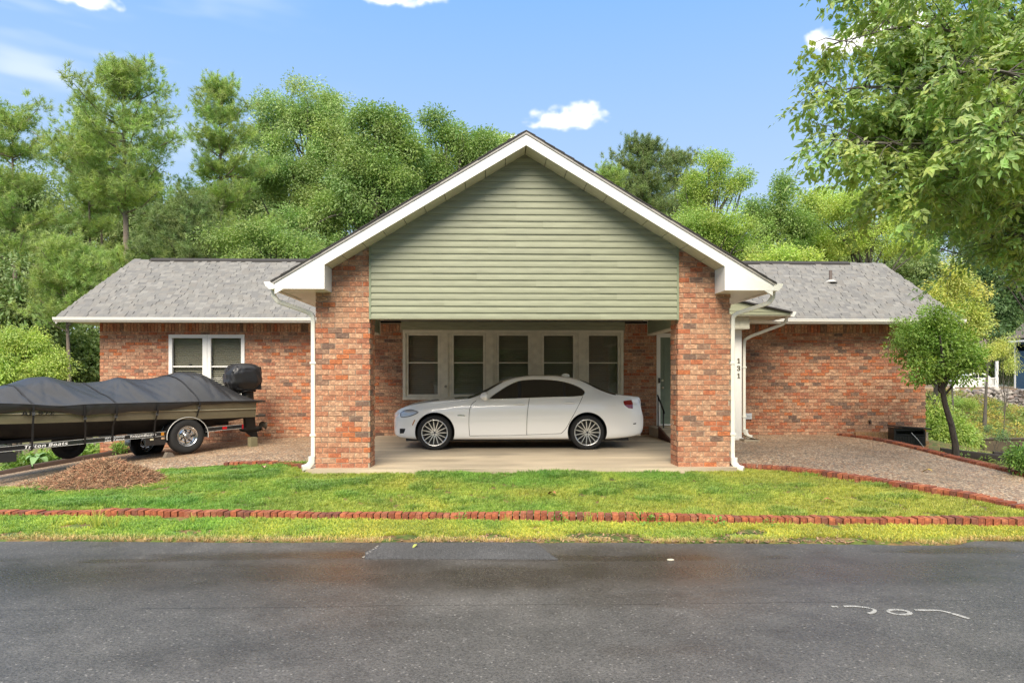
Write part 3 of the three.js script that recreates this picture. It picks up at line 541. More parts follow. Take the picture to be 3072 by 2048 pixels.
// ---- downspouts, house number, meter box: parts of the house
{
  const prof = rrectP(.066, .055, .014);
  const bend = (pts) => { const c = new THREE.CatmullRomCurve3(pts.map((p) => V(...p)), false, 'catmullrom', .12); return c.getPoints(44); };
  const spout = (pts, toe) => { const g = sub('downspout', house); obj('spout_pipe', sweep(bend(pts), prof, { flatUp: V(0, 0, 1) }), mSpout, g); obj('spout_toe', toe, mSpout, g); for (const y of [.5, 1.6]) { const e = pts[pts.length - 1]; obj('spout_strap', boxUV(box(.09, .03, .075, e[0], y, e[2])), mSpout, g); } return g; };
  const toe = (x, y, z, ry) => { const g = sweep([V(0, .12, 0), V(0, .03, 0), V(0, -.03, .05), V(0, -.05, .14)], rrectP(.085, .064, .012), { flatUp: V(1, 0, 0) }); g.rotateY(ry); g.translate(x, y, z); return g; };
  spout([[CX - 3.72, 2.68, -10.14], [CX - 3.72, 2.585, -10.15], [CX - 3.66, 2.50, -10.18], [CX - 3.30, 2.37, -10.46], [CX - 3.235, 2.29, -10.50], [CX - 3.232, 1.2, -10.50], [CX - 3.232, .1, -10.50]], toe(CX - 3.25, .06, -10.46, -1.0));
  spout([[CX + 3.72, 2.68, -10.14], [CX + 3.72, 2.585, -10.15], [CX + 3.66, 2.50, -10.18], [CX + 3.30, 2.37, -10.46], [CX + 3.235, 2.29, -10.50], [CX + 3.232, 1.2, -10.50], [CX + 3.232, .06, -10.50]], toe(CX + 3.25, .02, -10.46, .9));
  spout([[6.36, 2.70, -14.6], [6.36, 2.60, -14.62], [6.28, 2.52, -14.68], [5.76, 2.30, -15.0], [5.62, 2.22, -15.05], [5.60, 2.1, -15.06], [5.60, 1.2, -15.06], [5.60, .14, -15.06]], toe(5.62, .1, -15.0, .9));
  const font = await new FontLoader().loadAsync('fonts/droid/droid_serif_bold.typeface.json');
  const num = sub('house_number', house), mNum = mat(.10, .085, .04, .45, { metalness: .5 });
  ['1', '3', '1'].forEach((c, i) => { const g = new TextGeometry(c, { font, size: .105, depth: .012, curveSegments: 6 }); g.computeBoundingBox(); const w = g.boundingBox.max.x + g.boundingBox.min.x; g.translate(5.40 - w / 2, 1.69 - i * .165, -14.849); obj('digit', g, mNum, num); });
  obj('outlet_box', [boxUV(b2(6.03, 6.18, .38, .52, WZ + .05, WZ + .004)), boxUV(b2(6.05, 6.16, .44, .455, WZ + .058, WZ + .0505)), boxUV(b2(6.05, 6.16, .47, .485, WZ + .058, WZ + .0505))], mat(.55, .58, .6, .4), house);
  const tap = new THREE.SphereGeometry(.035, 10, 8); tap.translate(9.05, .33, WZ + .03); const tap2 = new THREE.CylinderGeometry(.018, .018, .09, 8); tap2.rotateX(1.2); tap2.translate(9.05, .29, WZ + .05); obj('garden_tap', [tap, tap2], mat(.10, .07, .05, .5, { metalness: .5 }), house);
}
// concrete splash block under the entrance downspout
tag(obj('splash_block', (() => { const g = grid(10, 8, (u, v) => { const a = u * .34, w = lerp(.10, .17, u); return [5.35 + a + .04, .035 + .10 * (1 - u) * (1 - u) + .02 * Math.abs(v - .5) * 2, -14.62 + (v - .5) * 2 * w, a, v * .3]; }); const b = boxUV(b2(5.39, 5.72, .0, .04, -14.47, -14.77)); return [g, b]; })(), mConc), 'grey concrete splash block beside the white porch post', 'splash block');
// ================================================================ BRICK EDGINGS: each brick on edge is a part
const EDGE = [[.47, .145, .07], [.53, .18, .09], [.42, .13, .065], [.47, .18, .105], [.36, .115, .065], [.27, .10, .07]];
const mEdge = EDGE.map((c) => brickMat(...c));
const edgeGeo = [0, 1, 2, 3, 4].map((k) => { const g = new THREE.BoxGeometry(.068, .10, .19, 2, 2, 2), p = g.attributes.position, r = rng(300 + k); for (let i = 0; i < p.count; i++) { const x = p.getX(i), y = p.getY(i), z = p.getZ(i); const cx = Math.abs(x) > .03 ? 1 : 0, cy = Math.abs(y) > .04 ? 1 : 0, cz = Math.abs(z) > .09 ? 1 : 0; const s = cx + cy + cz >= 2 ? .955 : 1; const n = (q) => (hash2(Math.round(x * 999 + q), Math.round(y * 999 + z * 777), 40 + k) - .5) * .004; p.setXYZ(i, x * s + n(1), y * (cx + cz && cy ? .97 : 1) + n(2), z * s + n(3)); } g.computeVertexNormals(); return boxUV(g, k * .7); });
function edging(name, label, curve3, step, yOf, seed, deep = 1) {
  const t = thing(name, label, 'brick edging', [0, 0, 0]); const L = curve3.getLength(), n = Math.floor(L / step), r = rng(seed); curve3.arcLengthDivisions = 600; curve3.updateArcLengths();
  const bed = [];
  for (let i = 0; i < n; i++) {
    const u = (i + .5) / n, p = curve3.getPointAt(u), q = curve3.getTangentAt(u);
    const m = finish(new THREE.Mesh(edgeGeo[Math.floor(r() * 5)], mEdge[Math.floor(Math.pow(r(), 1.15) * 6)])); m.name = 'brick';
    m.position.set(p.x + rr(-.004, .004, r), yOf(p.x, -p.z) + rr(-.006, .006, r), p.z + rr(-.01, .01, r)); m.rotation.set(rr(-.025, .025, r), Math.atan2(-q.z, q.x) + rr(-.03, .03, r), rr(-.015, .015, r)); m.scale.z = deep; t.add(m);
  }
  const g = grid(160, 1, (u, v) => { const p = curve3.getPointAt(u), q = curve3.getTangentAt(u); const s = (v - .5) * (.19 * deep - .05); return [p.x - q.z * s, yOf(p.x, -p.z) + .02, p.z + q.x * s]; });
  obj('mortar_bed', g, mMortar, t);
  return t;
}
const kerbC = new THREE.CatmullRomCurve3(Array.from({ length: 16 }, (_, i) => { const x = -9 + i * 16.2 / 15; return V(x, 0, -(kerbD(x) + .02 * Math.sin(i * 1.7))); }));
edging('road_edging', 'long row of red edging bricks between the verge and the front lawn', kerbC, .0775, (x, d) => -.178 + .012 * Math.sin(x * 1.3) - .02 * sst(-1.2, -4, x) + .006 * Math.sin(x * 4.1), 81, .8);
edging('drive_edging', 'curved row of red bricks between the lawn and the drive by the porch post', pathAt([[3.72, 10.78], [4.1, 10.66], [4.5, 10.43], [5.3, 9.45], [5.92, 8.53], [6.25, 7.72], [6.45, 7.12]]), .0775, (x, d) => H(x, d) + .035, 82);
edging('bed_edging', 'row of dark red bricks between the drive and the planting bed with the little tree', pathAt([[8.22, 15.98], [8.38, 15.6], [8.69, 14.6], [8.95, 12.8], [9.3, 11.6], [9.9, 9.5], [10.5, 7.6]]), .0775, (x, d) => H(x, d) + .025, 83);
edging('short_edging', 'short row of red bricks beside the pillar with the bent downspout toe', pathAt([[-2.68, 10.72], [-3.0, 10.95], [-3.5, 11.25], [-3.95, 11.36], [-4.4, 11.3]]), .0775, (x, d) => H(x, d) + .012, 84);
// dark timber along the far side of the boat's drive
{
  const t = thing('timber_edging', 'dark weathered timber along the drive beside the weeds under the boat', 'timber edging'); const m = mat(.055, .032, .022, .8, { map: rep(tNoise, 1, 6) });
  const c = pathAt([[-8.2, 16.02], [-8.55, 15.86], [-9.26, 15.0], [-10.28, 14.42], [-12.5, 13.2], [-16, 11.8]]);
  const cut = [0, .22, .5, .74, 1];
  for (let i = 0; i < 4; i++) { const a = c.getPoint(cut[i] + .003), b = c.getPoint(cut[i + 1] - .003); a.y = H(a.x, -a.z) + .05; b.y = H(b.x, -b.z) + .05; const mid = a.clone().lerp(b, .5); mid.y = H(mid.x, -mid.z) + .05; obj('timber', sweep([a, mid, b], rrectP(.13, .15, .015)), m, t); }
}
// ================================================================ WHITE SEDAN (local x: nose negative, near side +z)
function makeSedan(parent) {
  const T = curve([[-2.47, .60], [-2.452, .69], [-2.41, .745], [-2.357, .785], [-2.113, .878], [-1.765, .942], [-1.486, .974], [-1.1, 1.0], [-1.0, 1.01], [-.268, 1.352], [-.024, 1.424], [.324, 1.462], [.672, 1.462], [1.02, 1.428], [1.252, 1.376], [1.95, 1.092], [2.05, 1.075], [2.273, 1.052], [2.40, 1.036], [2.436, 1.0], [2.455, .86], [2.475, .75], [2.515, .69], [2.535, .58]]);
  const Bt = curve([[-2.47, .36], [-2.44, .27], [-2.3, .215], [-1.9, .185], [1.7, .185], [2.1, .21], [2.4, .26], [2.5, .33], [2.535, .42]]);
  const hw = curve([[-2.47, .42], [-2.45, .56], [-2.4, .68], [-2.3, .775], [-2.1, .852], [-1.8, .895], [-1.2, .922], [0, .93], [1.4, .928], [1.9, .905], [2.2, .862], [2.4, .79], [2.49, .69], [2.535, .5]]);
  const isG = (x) => sst(-1.03, -.9, x) * (1 - sst(1.9, 2.02, x));
  const belt = curve([[-2.47, .58], [-2.3, .73], [-2.0, .80], [-1.5, .87], [-1.0, .945], [0, .975], [1.0, .985], [1.7, .985], [2.1, .985], [2.4, .96], [2.45, .8], [2.535, .56]]);
  const K = 44;
  function section(x) {
    const t = T(x), b = Bt(x), w = hw(x), g = isG(x), yb = Math.min(belt(x), t - .035), h = t - b;
    const roofZ = lerp(.86 * w, .56 + .04 * Math.sin(clamp((x + 1) / 3) * Math.PI), g * sst(.03, .32, t - yb));
    const yr = t - lerp(.018, .055, g * sst(.05, .3, t - yb));
    const mid = Math.min(.66, b + h * .62);
    const ys = Math.min(.80, lerp(mid, yb, .55));
    return [[b, 0], [b, .55 * w], [b + .01, .86 * w], [b + .07, .955 * w], [lerp(b, mid, .55), .985 * w], [mid, .999 * w], [ys, .985 * w], [lerp(ys, yb, .55), .963 * w], [yb, .915 * w], [lerp(yb, yr, .5), lerp(.915 * w, roofZ, .5) + .012 * g], [yr, roofZ], [lerp(yr, t, .72), roofZ * .72], [t - .003, roofZ * .36], [t, 0]];
  }
  const sec = (x) => { const s = section(x), c = new THREE.SplineCurve(s.map(([y, z]) => new THREE.Vector2(z, y))); const out = []; for (let i = 0; i <= K; i++) { const p = c.getPoint(i / K); out.push([Math.max(0, p.x), p.y]); } out[0][0] = out[K][0] = 0; return out; };
  const xs = []; for (let i = 0; i <= 14; i++) xs.push(-2.47 + .17 * Math.pow(i / 14, 1.6)); for (let x = -2.25; x < 2.3; x += .05) xs.push(x); for (let i = 14; i >= 0; i--) xs.push(2.535 - .2 * Math.pow(i / 14, 1.6));
  const secs = xs.map(sec), N = xs.length, P = [], I = [], ring = 2 * K;
  for (let i = 0; i < N; i++) { for (let k = 0; k <= K; k++) P.push(xs[i], secs[i][k][1], secs[i][k][0]); for (let k = K - 1; k >= 1; k--) P.push(xs[i], secs[i][k][1], -secs[i][k][0]); }
  for (let i = 0; i < N - 1; i++) for (let k = 0; k < ring; k++) { const a = i * ring + k, b = i * ring + (k + 1) % ring, c = a + ring, d = b + ring; I.push(a, c, b, b, c, d); }
  for (const i of [0, N - 1]) { const c = P.length / 3; let y = 0; for (let k = 0; k <= K; k++) y += secs[i][k][1]; P.push(xs[i] + (i ? .004 : -.004), y / (K + 1), 0); for (let k = 0; k < ring; k++) { const a = i * ring + k, b = i * ring + (k + 1) % ring; i ? I.push(a, c, b) : I.push(a, b, c); } }
  let body = new THREE.BufferGeometry(); body.setAttribute('position', new THREE.Float32BufferAttribute(P, 3)); body.setIndex(I); body.computeVertexNormals();
  body.setAttribute('uv', new THREE.BufferAttribute(new Float32Array(P.length / 3 * 2), 2));
  // wheel wells cut out
  const mPaint = mat(.82, .82, .80, .22, { clearcoat: 1, clearcoatRoughness: .02 }), mWell = mat(.012, .012, .012, .9);
  const WX = [-1.62, 1.35], ev = new Evaluator(); ev.attributes = ['position', 'normal', 'uv']; ev.useGroups = true;
  let brush = new Brush(body, mPaint); brush.updateMatrixWorld();
  for (const wx of WX) for (const s of [-1, 1]) { const cg = new THREE.CylinderGeometry(.386, .386, .5, 48); cg.rotateX(Math.PI / 2); cg.translate(wx, .345, s * .88); const cb = new Brush(cg, mWell); cb.updateMatrixWorld(); brush = ev.evaluate(brush, cb, SUBTRACTION); }
  const mats = Array.isArray(brush.material) ? brush.material : [brush.material];
  const bm = finish(new THREE.Mesh(brush.geometry, mats)); bm.name = 'body'; parent.add(bm);
  // side surface: half width at (x, y), searched from the belt's widest point outwards
  function side(x, y) {
    const s = sec(x); let best = 0; const k0 = Math.floor(K * .12);
    for (let k = k0; k < K; k++) { const [z0, y0] = s[k], [z1, y1] = s[k + 1]; if ((y0 <= y && y <= y1) || (y1 <= y && y <= y0)) best = Math.max(best, lerp(z0, z1, clamp((y - y0) / (y1 - y0 || 1e-6)))); }
    return best;
  }
  // a panel laid on the side surface: outline in x, y, cut on a fine lattice
  function panel(out, off, s = 1, cell = .035) {
    const shape = new THREE.Shape(out.map(([x, y]) => new THREE.Vector2(x, y)));
    const o = shape.getPoints(); const pts = [], inside = (x, y) => { let c = false; for (let i = 0, j = o.length - 1; i < o.length; j = i++) { const a = o[i], b = o[j]; if ((a.y > y) !== (b.y > y) && x < (b.x - a.x) * (y - a.y) / (b.y - a.y) + a.x) c = !c; } return c; };
    // densify the outline, then strips in x: triangulate vertical slabs
    const xsA = new Set(); let mnx = 9, mxx = -9; for (const p of o) { xsA.add(+p.x.toFixed(4)); mnx = Math.min(mnx, p.x); mxx = Math.max(mxx, p.x); } for (let x = mnx; x < mxx; x += cell) xsA.add(+x.toFixed(4));
    const X = [...xsA].sort((a, b) => a - b).filter((v, i, a) => !i || v - a[i - 1] > 1e-4);
    const P = [], span = (x) => { const ys = []; for (let i = 0, j = o.length - 1; i < o.length; j = i++) { const a = o[i], b = o[j]; if ((a.x > x) !== (b.x > x)) ys.push(a.y + (b.y - a.y) * (x - a.x) / (b.x - a.x)); } ys.sort((a, b) => a - b); return ys; };
    for (let i = 0; i < X.length - 1; i++) {
      const e = (X[i + 1] - X[i]) * 1e-3, A = span(X[i] + e), B = span(X[i + 1] - e); const n = 10;
      for (let q = 0; q + 1 < Math.min(A.length, B.length); q += 2) for (let k = 0; k < n; k++) {
        const c = [[X[i], lerp(A[q], A[q + 1], k / n)], [X[i + 1], lerp(B[q], B[q + 1], k / n)], [X[i + 1], lerp(B[q], B[q + 1], (k + 1) / n)], [X[i], lerp(A[q], A[q + 1], (k + 1) / n)]].map(([x, y]) => [x, y, s * (side(x, y) + off)]);
        for (const t of s > 0 ? [0, 1, 2, 0, 2, 3] : [0, 2, 1, 0, 3, 2]) P.push(...c[t]);
      }
    }
    let g = new THREE.BufferGeometry(); g.setAttribute('position', new THREE.Float32BufferAttribute(P, 3)); g = mergeVertices(g, 1e-4); g.computeVertexNormals(); return g;
  }
  const strip = (pts, w, off, s = 1) => { const c = new THREE.CatmullRomCurve3(pts.map(([x, y]) => V(x, y, 0)), false, 'centripetal'); const p = c.getPoints(40).map((q) => V(q.x, q.y, s * (side(q.x, q.y) + off))); return limb(p, p.map(() => w), 6); };
  // pixels of the photograph's side view -> metres on the near side
  const q = (zx, zy) => [(880.6 + zx * .26366 - 1132) / 121 - .48, 1.39 + (865 - 826.95 - zy * .26366) / 121];
  const mGlass = mat(.004, .004, .004, .05), mChrome = mat(.75, .75, .74, .18, { metalness: 1 }), mSeam = mat(.02, .02, .02, .8), mRubber = mat(.016, .016, .016, .85);
  const winO = [[905, 331], [950, 296], [1000, 262], [1050, 229], [1100, 201], [1180, 168], [1280, 154], [1400, 153], [1520, 161], [1640, 186], [1720, 216], [1765, 246], [1780, 270], [1770, 290], [1745, 304], [1500, 313], [1280, 321], [1080, 328]].map((p) => q(...p));
  const cut = (x0, x1, lo) => { const L = []; for (let x = x0; x <= x1 + 1e-6; x += .02) L.push(x); return L; };
  const seamB = [[1250, 650], [1252, 500], [1262, 400], [1275, 325]].map((p) => q(...p)), seamF = [[740, 655], [735, 560], [736, 480], [742, 420], [762, 372], [800, 342]].map((p) => q(...p)), seamR = [[1560, 636], [1598, 595], [1640, 520], [1690, 430], [1757, 306]].map((p) => q(...p));
  const doorF = [[742, 654], [738, 560], [739, 480], [745, 420], [765, 374], [803, 344], [905, 336], [1080, 331], [1272, 324], [1260, 400], [1250, 500], [1248, 649]].map((p) => q(...p));
  const doorR = [[1252, 649], [1254, 500], [1264, 400], [1278, 325], [1500, 317], [1752, 308], [1688, 430], [1638, 520], [1596, 594], [1558, 634]].map((p) => q(...p));
  for (const s of [1, -1]) {
    const fd = obj('front_door', panel(doorF, .0035, s), mPaint, parent), rd = obj('rear_door', panel(doorR, .0035, s), mPaint, parent);
    obj('seam', [strip(seamB, .0045, .002, s), strip(seamF, .0045, .001, s), strip(seamR, .0045, .001, s), strip([[740, 656], [1100, 651], [1560, 636]].map((p) => q(...p)), .004, .001, s)], mSeam, parent);
    const xB = q(1180, 0)[0], xC = q(1590, 0)[0];
    const part = (a, b) => { const out = []; const top = winO.slice(0, 13), bot = [...winO.slice(12)].reverse(); const ft = line(winO.slice(0, 13)), fb = line([...winO.slice(13), ].reverse().length ? [winO[0], ...[...winO.slice(13)].reverse(), winO[12]] : []); const X0 = Math.max(a, winO[0][0] + .004), X1 = Math.min(b, winO[12][0] - .002); const n = 26; for (let i = 0; i <= n; i++) { const x = lerp(X0, X1, i / n); out.push([x, ft(x)]); } for (let i = n; i >= 0; i--) { const x = lerp(X0, X1, i / n); out.push([x, Math.min(fb(x), ft(x) - .001)]); } return out; };
    obj('window_seal', panel(part(-9, 9), .0015, s), mRubber, parent); obj('side_window', panel(part(-9, xB - .018), .004, s), mGlass, parent); obj('side_window', panel(part(xB + .018, xC - .012), .004, s), mGlass, parent); obj('quarter_window', panel(part(xC + .012, 9), .004, s), mGlass, parent);
    
    const loop = [...winO, winO[0]]; obj('window_trim', strip(loop, .0075, .004, s), mChrome, parent);
    for (const [d, a, b, y] of [[fd, 1130, 1232, 378], [rd, 1590, 1682, 366]]) {
      const [x0, y0] = q(a, y), [x1] = q(b, y); const c = [[x0, y0], [lerp(x0, x1, .3), y0 + .006], [lerp(x0, x1, .7), y0 + .006], [x1, y0]].map(([x, yy], i) => V(x, yy, s * (side(x, yy) + (i % 3 ? .03 : .012)))); obj('handle', limb(new THREE.CatmullRomCurve3(c).getPoints(12), Array.from({ length: 13 }, (_, i) => .011 + .005 * Math.sin(i / 12 * Math.PI)), 8), mPaint, d);
    }
    // mirror
    const [mx, my] = q(885, 312); const mg = new THREE.SphereGeometry(1, 20, 14); mg.scale(.11, .085, .13); const mp = mg.attributes.position; for (let i = 0; i < mp.count; i++) if (mp.getX(i) > .035) mp.setX(i, .035); mg.computeVertexNormals(); mg.translate(mx, my + .02, s * (side(mx, my - .05) + .13));
    obj('mirror', [mg, box(.05, .03, .12, mx - .01, my - .045, s * (side(mx, my - .06) + .03))], mPaint, parent);
    // lamps
    obj('headlight', panel([[120, 452], [150, 434], [210, 424], [255, 433], [283, 446], [240, 470], [180, 487], [124, 489]].map((p) => q(...p)), .005, s, .02), mat(.42, .43, .43, .2, { clearcoat: 1, metalness: .2 }), parent);
    obj('headlight_trim', strip([[120, 452], [150, 434], [210, 424], [255, 433], [283, 446], [240, 470], [180, 487], [124, 489], [120, 452]].map((p) => q(...p)), .006, .004, s), mat(.03, .03, .03, .4), parent);
    obj('tail_light', panel([[2114, 350], [2160, 343], [2200, 338], [2210, 372], [2208, 418], [2165, 411], [2132, 386]].map((p) => q(...p)), .005, s, .02), mat(.22, .008, .012, .08, { clearcoat: 1 }), parent);
    obj('side_marker', panel([[247, 515], [259, 512], [233, 566], [223, 567]].map((p) => q(...p)), .005, s, .015), mat(.42, .16, .03, .2), parent);
    obj('fog_intake', panel([[112, 594], [166, 594], [160, 616], [148, 636], [112, 640]].map((p) => q(...p)), .003, s, .02), mRubber, parent);
    obj('fender_badge', panel([[618, 470], [660, 466], [712, 474], [700, 482], [640, 480]].map((p) => q(...p)), .004, s, .03), mChrome, parent);
    obj('bumper_reflector', panel([[2212, 549], [2240, 546], [2240, 556], [2212, 559]].map((p) => q(...p)), .004, s, .015), mRubber, parent);
    obj('waist_line', strip([[610, 418], [900, 416], [1250, 408], [1700, 396], [2050, 392]].map((p) => q(...p)), .005, -.001, s), mPaint, parent);
  }
  // windscreen and rear window: strips of the top surface
  const top = (x0, x1, f0, f1, off) => { const n = 22, m = 20; return grid(n, m, (u, v) => { const x = lerp(x0, x1, u), s = sec(x); const zs = (v * 2 - 1), k = Math.round(lerp(K, lerp(f0, f1, u) * K, Math.abs(zs))); const t0 = lerp(K, lerp(f0, f1, u) * K, Math.abs(zs)), a = Math.floor(t0), b = Math.min(K, a + 1), fr = t0 - a; const z = lerp(s[a][0], s[b][0], fr), y = lerp(s[a][1], s[b][1], fr); return [x, y + off, Math.sign(zs) * z]; }); };
  obj('windscreen', top(-.985, -.30, .74, .79, .004), mGlass, parent); obj('rear_window', top(1.28, 1.93, .79, .73, .004), mGlass, parent); obj('sunroof', top(-.1, .62, .88, .88, .003), mat(.05, .035, .028, .08, { clearcoat: 1 }), parent);
  const fin = new THREE.SphereGeometry(1, 14, 10); fin.scale(.085, .05, .022); fin.translate(1.02, 1.44, 0); obj('roof_antenna', fin, mPaint, parent);
  obj('grille', [box(.03, .12, .26, -2.45, .62, .16), box(.03, .12, .26, -2.45, .62, -.16), box(.03, .1, .8, -2.45, .38, 0)], mRubber, parent);
  for (const s of [-1, 1]) { const e = new THREE.CylinderGeometry(.035, .035, .12, 12); e.rotateZ(Math.PI / 2); e.translate(2.40, .27, s * .55); obj('exhaust_tip', e, mChrome, parent); }
  // wheels
  const mTyre = mat(.014, .014, .014, .88, { bumpMap: rep(tSpeck, 4), bumpScale: .001 }), mRim = mat(.62, .62, .61, .28, { metalness: .85 }), mDark = mat(.02, .02, .02, .7);
  for (const wx of WX) for (const s of [-1, 1]) {
    const w = sub('wheel', parent); w.position.set(wx, .336, s * .80);
    const rot = (g) => { g.rotateX(Math.PI / 2); if (s < 0) g.rotateY(Math.PI); return g; };
    const tp = [[.255, -.11], [.30, -.118], [.325, -.10], [.336, -.06], [.336, .06], [.325, .10], [.305, .116], [.27, .116], [.252, .105]].map(([r, y]) => new THREE.Vector2(r, y)); obj('tyre', rot(new THREE.LatheGeometry(tp, 56)), mTyre, w);
    const parts = []; const rp = [[.256, .112], [.248, .116], [.234, .105], [.228, .07], [.228, -.1]].map(([r, y]) => new THREE.Vector2(r, y)); parts.push(new THREE.LatheGeometry(rp, 56));
    for (let k = 0; k < 15; k++) { const a = k / 15 * Math.PI * 2; const g = new THREE.BoxGeometry(.188, .03, .0135); g.translate(.143, .082, 0); const p = g.attributes.position; for (let i = 0; i < p.count; i++) { if (p.getX(i) < .1) p.setZ(i, p.getZ(i) * 1.5); if (p.getX(i) > .2) p.setY(i, p.getY(i) + .014); } g.computeVertexNormals(); g.rotateY(a); parts.push(g); }
    const hub = new THREE.CylinderGeometry(.062, .07, .03, 24); hub.translate(0, .082, 0); parts.push(hub);
    obj('rim', rot(merge(parts)), mRim, w);
    const bolts = []; for (let k = 0; k < 5; k++) { const a = k / 5 * Math.PI * 2 + .3; const g = new THREE.CylinderGeometry(.0105, .0105, .012, 8); g.translate(Math.cos(a) * .046, .096, Math.sin(a) * .046); bolts.push(g); } for (const g of bolts) obj('bolt_hole', rot(g), mDark, w);
    const cap = new THREE.CylinderGeometry(.024, .026, .012, 20); cap.translate(0, .101, 0); obj('hub_cap', rot(cap), mat(.05, .055, .07, .25), w);
    const disc = new THREE.CylinderGeometry(.215, .215, .02, 32); disc.translate(0, .02, 0); obj('brake_disc', rot(disc), mDark, w);
  }
  obj('underbody', b2(-2.2, 2.2, .16, .24, -.7, .7), mDark, parent);
}
{ const c = thing('sedan', 'white four door sedan parked sideways under the carport', 'car', [.48, .004, -13.8]); makeSedan(c); c.scale.setScalar(.975); }
// ================================================================ BOAT ON TRAILER (local x towards the stern, near side +z, y above the slab)
const BP = [-5.86, 0, -13.2], BR = .838;
const yFrame = (x) => .335 + .036 * x;
{
  const t = thing('boat_trailer', 'black boat trailer with chrome wheel standing on the drive', 'trailer', BP, BR);
  const mBlk = mat(.010, .010, .011, .28, { clearcoat: .6 }), mPin = mat(.55, .55, .52, .35), mTyre = mat(.018, .018, .018, .85), mChrome = mat(.72, .72, .71, .16, { metalness: 1 }), mDk = mat(.012, .012, .012, .8);
  const beam = (z, x0, x1) => { const p = []; for (let i = 0; i <= 12; i++) { const x = lerp(x0, x1, i / 12); p.push(V(x, yFrame(x), z)); } return p; };
  const nz = -.1;
  for (const z of [nz, -1.9]) { obj('frame_beam', sweep(beam(z, -3.4, -.33), rectP(.06, .088)), mBlk, t); obj('frame_beam', sweep(beam(z, .40, 1.16), rectP(.06, .088)), mBlk, t); obj('frame_beam', sweep([V(-.33, yFrame(-.33) - .001, z - .22 * Math.sign(z + 1)), V(.42, yFrame(.42) - .001, z - .22 * Math.sign(z + 1))], rectP(.06, .088)), mBlk, t); }
  for (const dy of [.039, -.039]) { obj('pinstripe', sweep(beam(nz + .031, -3.4, -.34).map((p) => V(p.x, p.y + dy, p.z)), rectP(.003, .006)), mPin, t); obj('pinstripe', sweep(beam(nz + .031, .41, 1.15).map((p) => V(p.x, p.y + dy, p.z)), rectP(.003, .006)), mPin, t); }
  // tongue: both beams run together in front of the bow
  obj('tongue', [sweep([V(-3.38, yFrame(-3.4), -.1), V(-4.9, yFrame(-4.9), -.95)], rectP(.06, .088)), sweep([V(-3.38, yFrame(-3.4), -1.9), V(-4.9, yFrame(-4.9), -1.05)], rectP(.06, .088)), sweep([V(-4.8, yFrame(-4.8), -1), V(-6.2, yFrame(-6.2), -1)], rectP(.08, .088))], mBlk, t);
  for (const x of [-2.6, -1.0, .9]) obj('crossmember', sweep([V(x, yFrame(x) - .02, -.12), V(x, yFrame(x) - .05, -1), V(x, yFrame(x) - .02, -1.88)], rectP(.05, .07)), mBlk, t);
  for (const z of [-.55, -1.45]) obj('bunk', sweep([V(-2.9, yFrame(-2.9) + .07, z), V(1.1, yFrame(1.1) + .05, z)], rectP(.1, .06)), mDk, t);
  obj('axle', limb([V(.04, .24, -.1), V(.04, .0, -1.9)], [.03, .03], 8), mDk, t);
  const wheel = (z, s, y) => {
    const w = sub('wheel', t); w.position.set(.04, y, z); const rot = (g) => { g.rotateX(s > 0 ? Math.PI / 2 : -Math.PI / 2); return g; };
    const tp = [[.19, -.1], [.25, -.112], [.31, -.1], [.333, -.07], [.337, -.03], [.333, -.027], [.333, -.018], [.337, -.015], [.337, .015], [.333, .018], [.333, .027], [.337, .03], [.333, .07], [.312, .1], [.27, .112], [.225, .108], [.19, .098]].map(([r, q]) => new THREE.Vector2(r, q)); obj('tyre', rot(new THREE.LatheGeometry(tp, 56)), mTyre, w);
    const rp = [[.0, .078], [.035, .08], [.04, .098], [.062, .098], [.066, .05], [.095, .055], [.125, .062], [.15, .04], [.165, .03], [.172, .085], [.186, .1], [.194, .098]].map(([r, q]) => new THREE.Vector2(r, q)); obj('rim', rot(new THREE.LatheGeometry(rp, 48)), mChrome, w);
    const sl = []; for (let k = 0; k < 7; k++) { const g = new THREE.BoxGeometry(.062, .012, .026); g.rotateY(.5); g.translate(.112, .064, 0); g.rotateY(k / 7 * Math.PI * 2); sl.push(g); } for (const g of sl) obj('wheel_slot', rot(g), mDk, w);
    const hb = new THREE.CylinderGeometry(.034, .038, .05, 16); hb.translate(0, .1, 0); obj('hub', rot(hb), mat(.25, .25, .25, .35, { metalness: .8 }), w);
    return w;
  };
  wheel(-.12, 1, .252); wheel(-1.88, -1, .02);
  const fender = (z0, z1, yc) => {
    const band = grid(26, 6, (u, v) => { const a = lerp(-.12, Math.PI + .12, u), r = .405 + (v < .1 || v > .9 ? -.02 : 0), z = lerp(z0, z1, clamp((v - .08) / .84)); return [.04 + Math.cos(a) * r, yc + Math.sin(a) * r * .93, z]; });
    const f = obj('fender', band, mat(.012, .012, .013, .25, { clearcoat: .7, side: THREE.DoubleSide }), t);
    for (const z of [z0, z1]) { const p = []; for (let i = 0; i <= 26; i++) { const a = lerp(-.12, Math.PI + .12, i / 26); p.push(V(.04 + Math.cos(a) * .392, yc + Math.sin(a) * .392 * .93, z)); } obj('fender_edge', limb(p, p.map(() => .0075), 6), mPin, f); }
  };
  fender(.0, -.27, .25); fender(-1.73, -2.0, .02);
  obj('side_lamp', boxUV(b2(-.43, -.38, yFrame(-.4) - .03, yFrame(-.4) + .03, nz + .03, nz + .042)), mat(.55, .22, .02, .25), t);
  obj('side_reflector', [boxUV(b2(-.42, -.36, yFrame(-.4) - .1, yFrame(-.4) - .062, nz + .01, nz + .02))], mat(.6, .4, .25, .3), t); obj('side_reflector', [boxUV(b2(-.62, -.56, yFrame(-.6) - .1, yFrame(-.6) - .07, nz + .01, nz + .02))], mat(.62, .56, .36, .3), t);
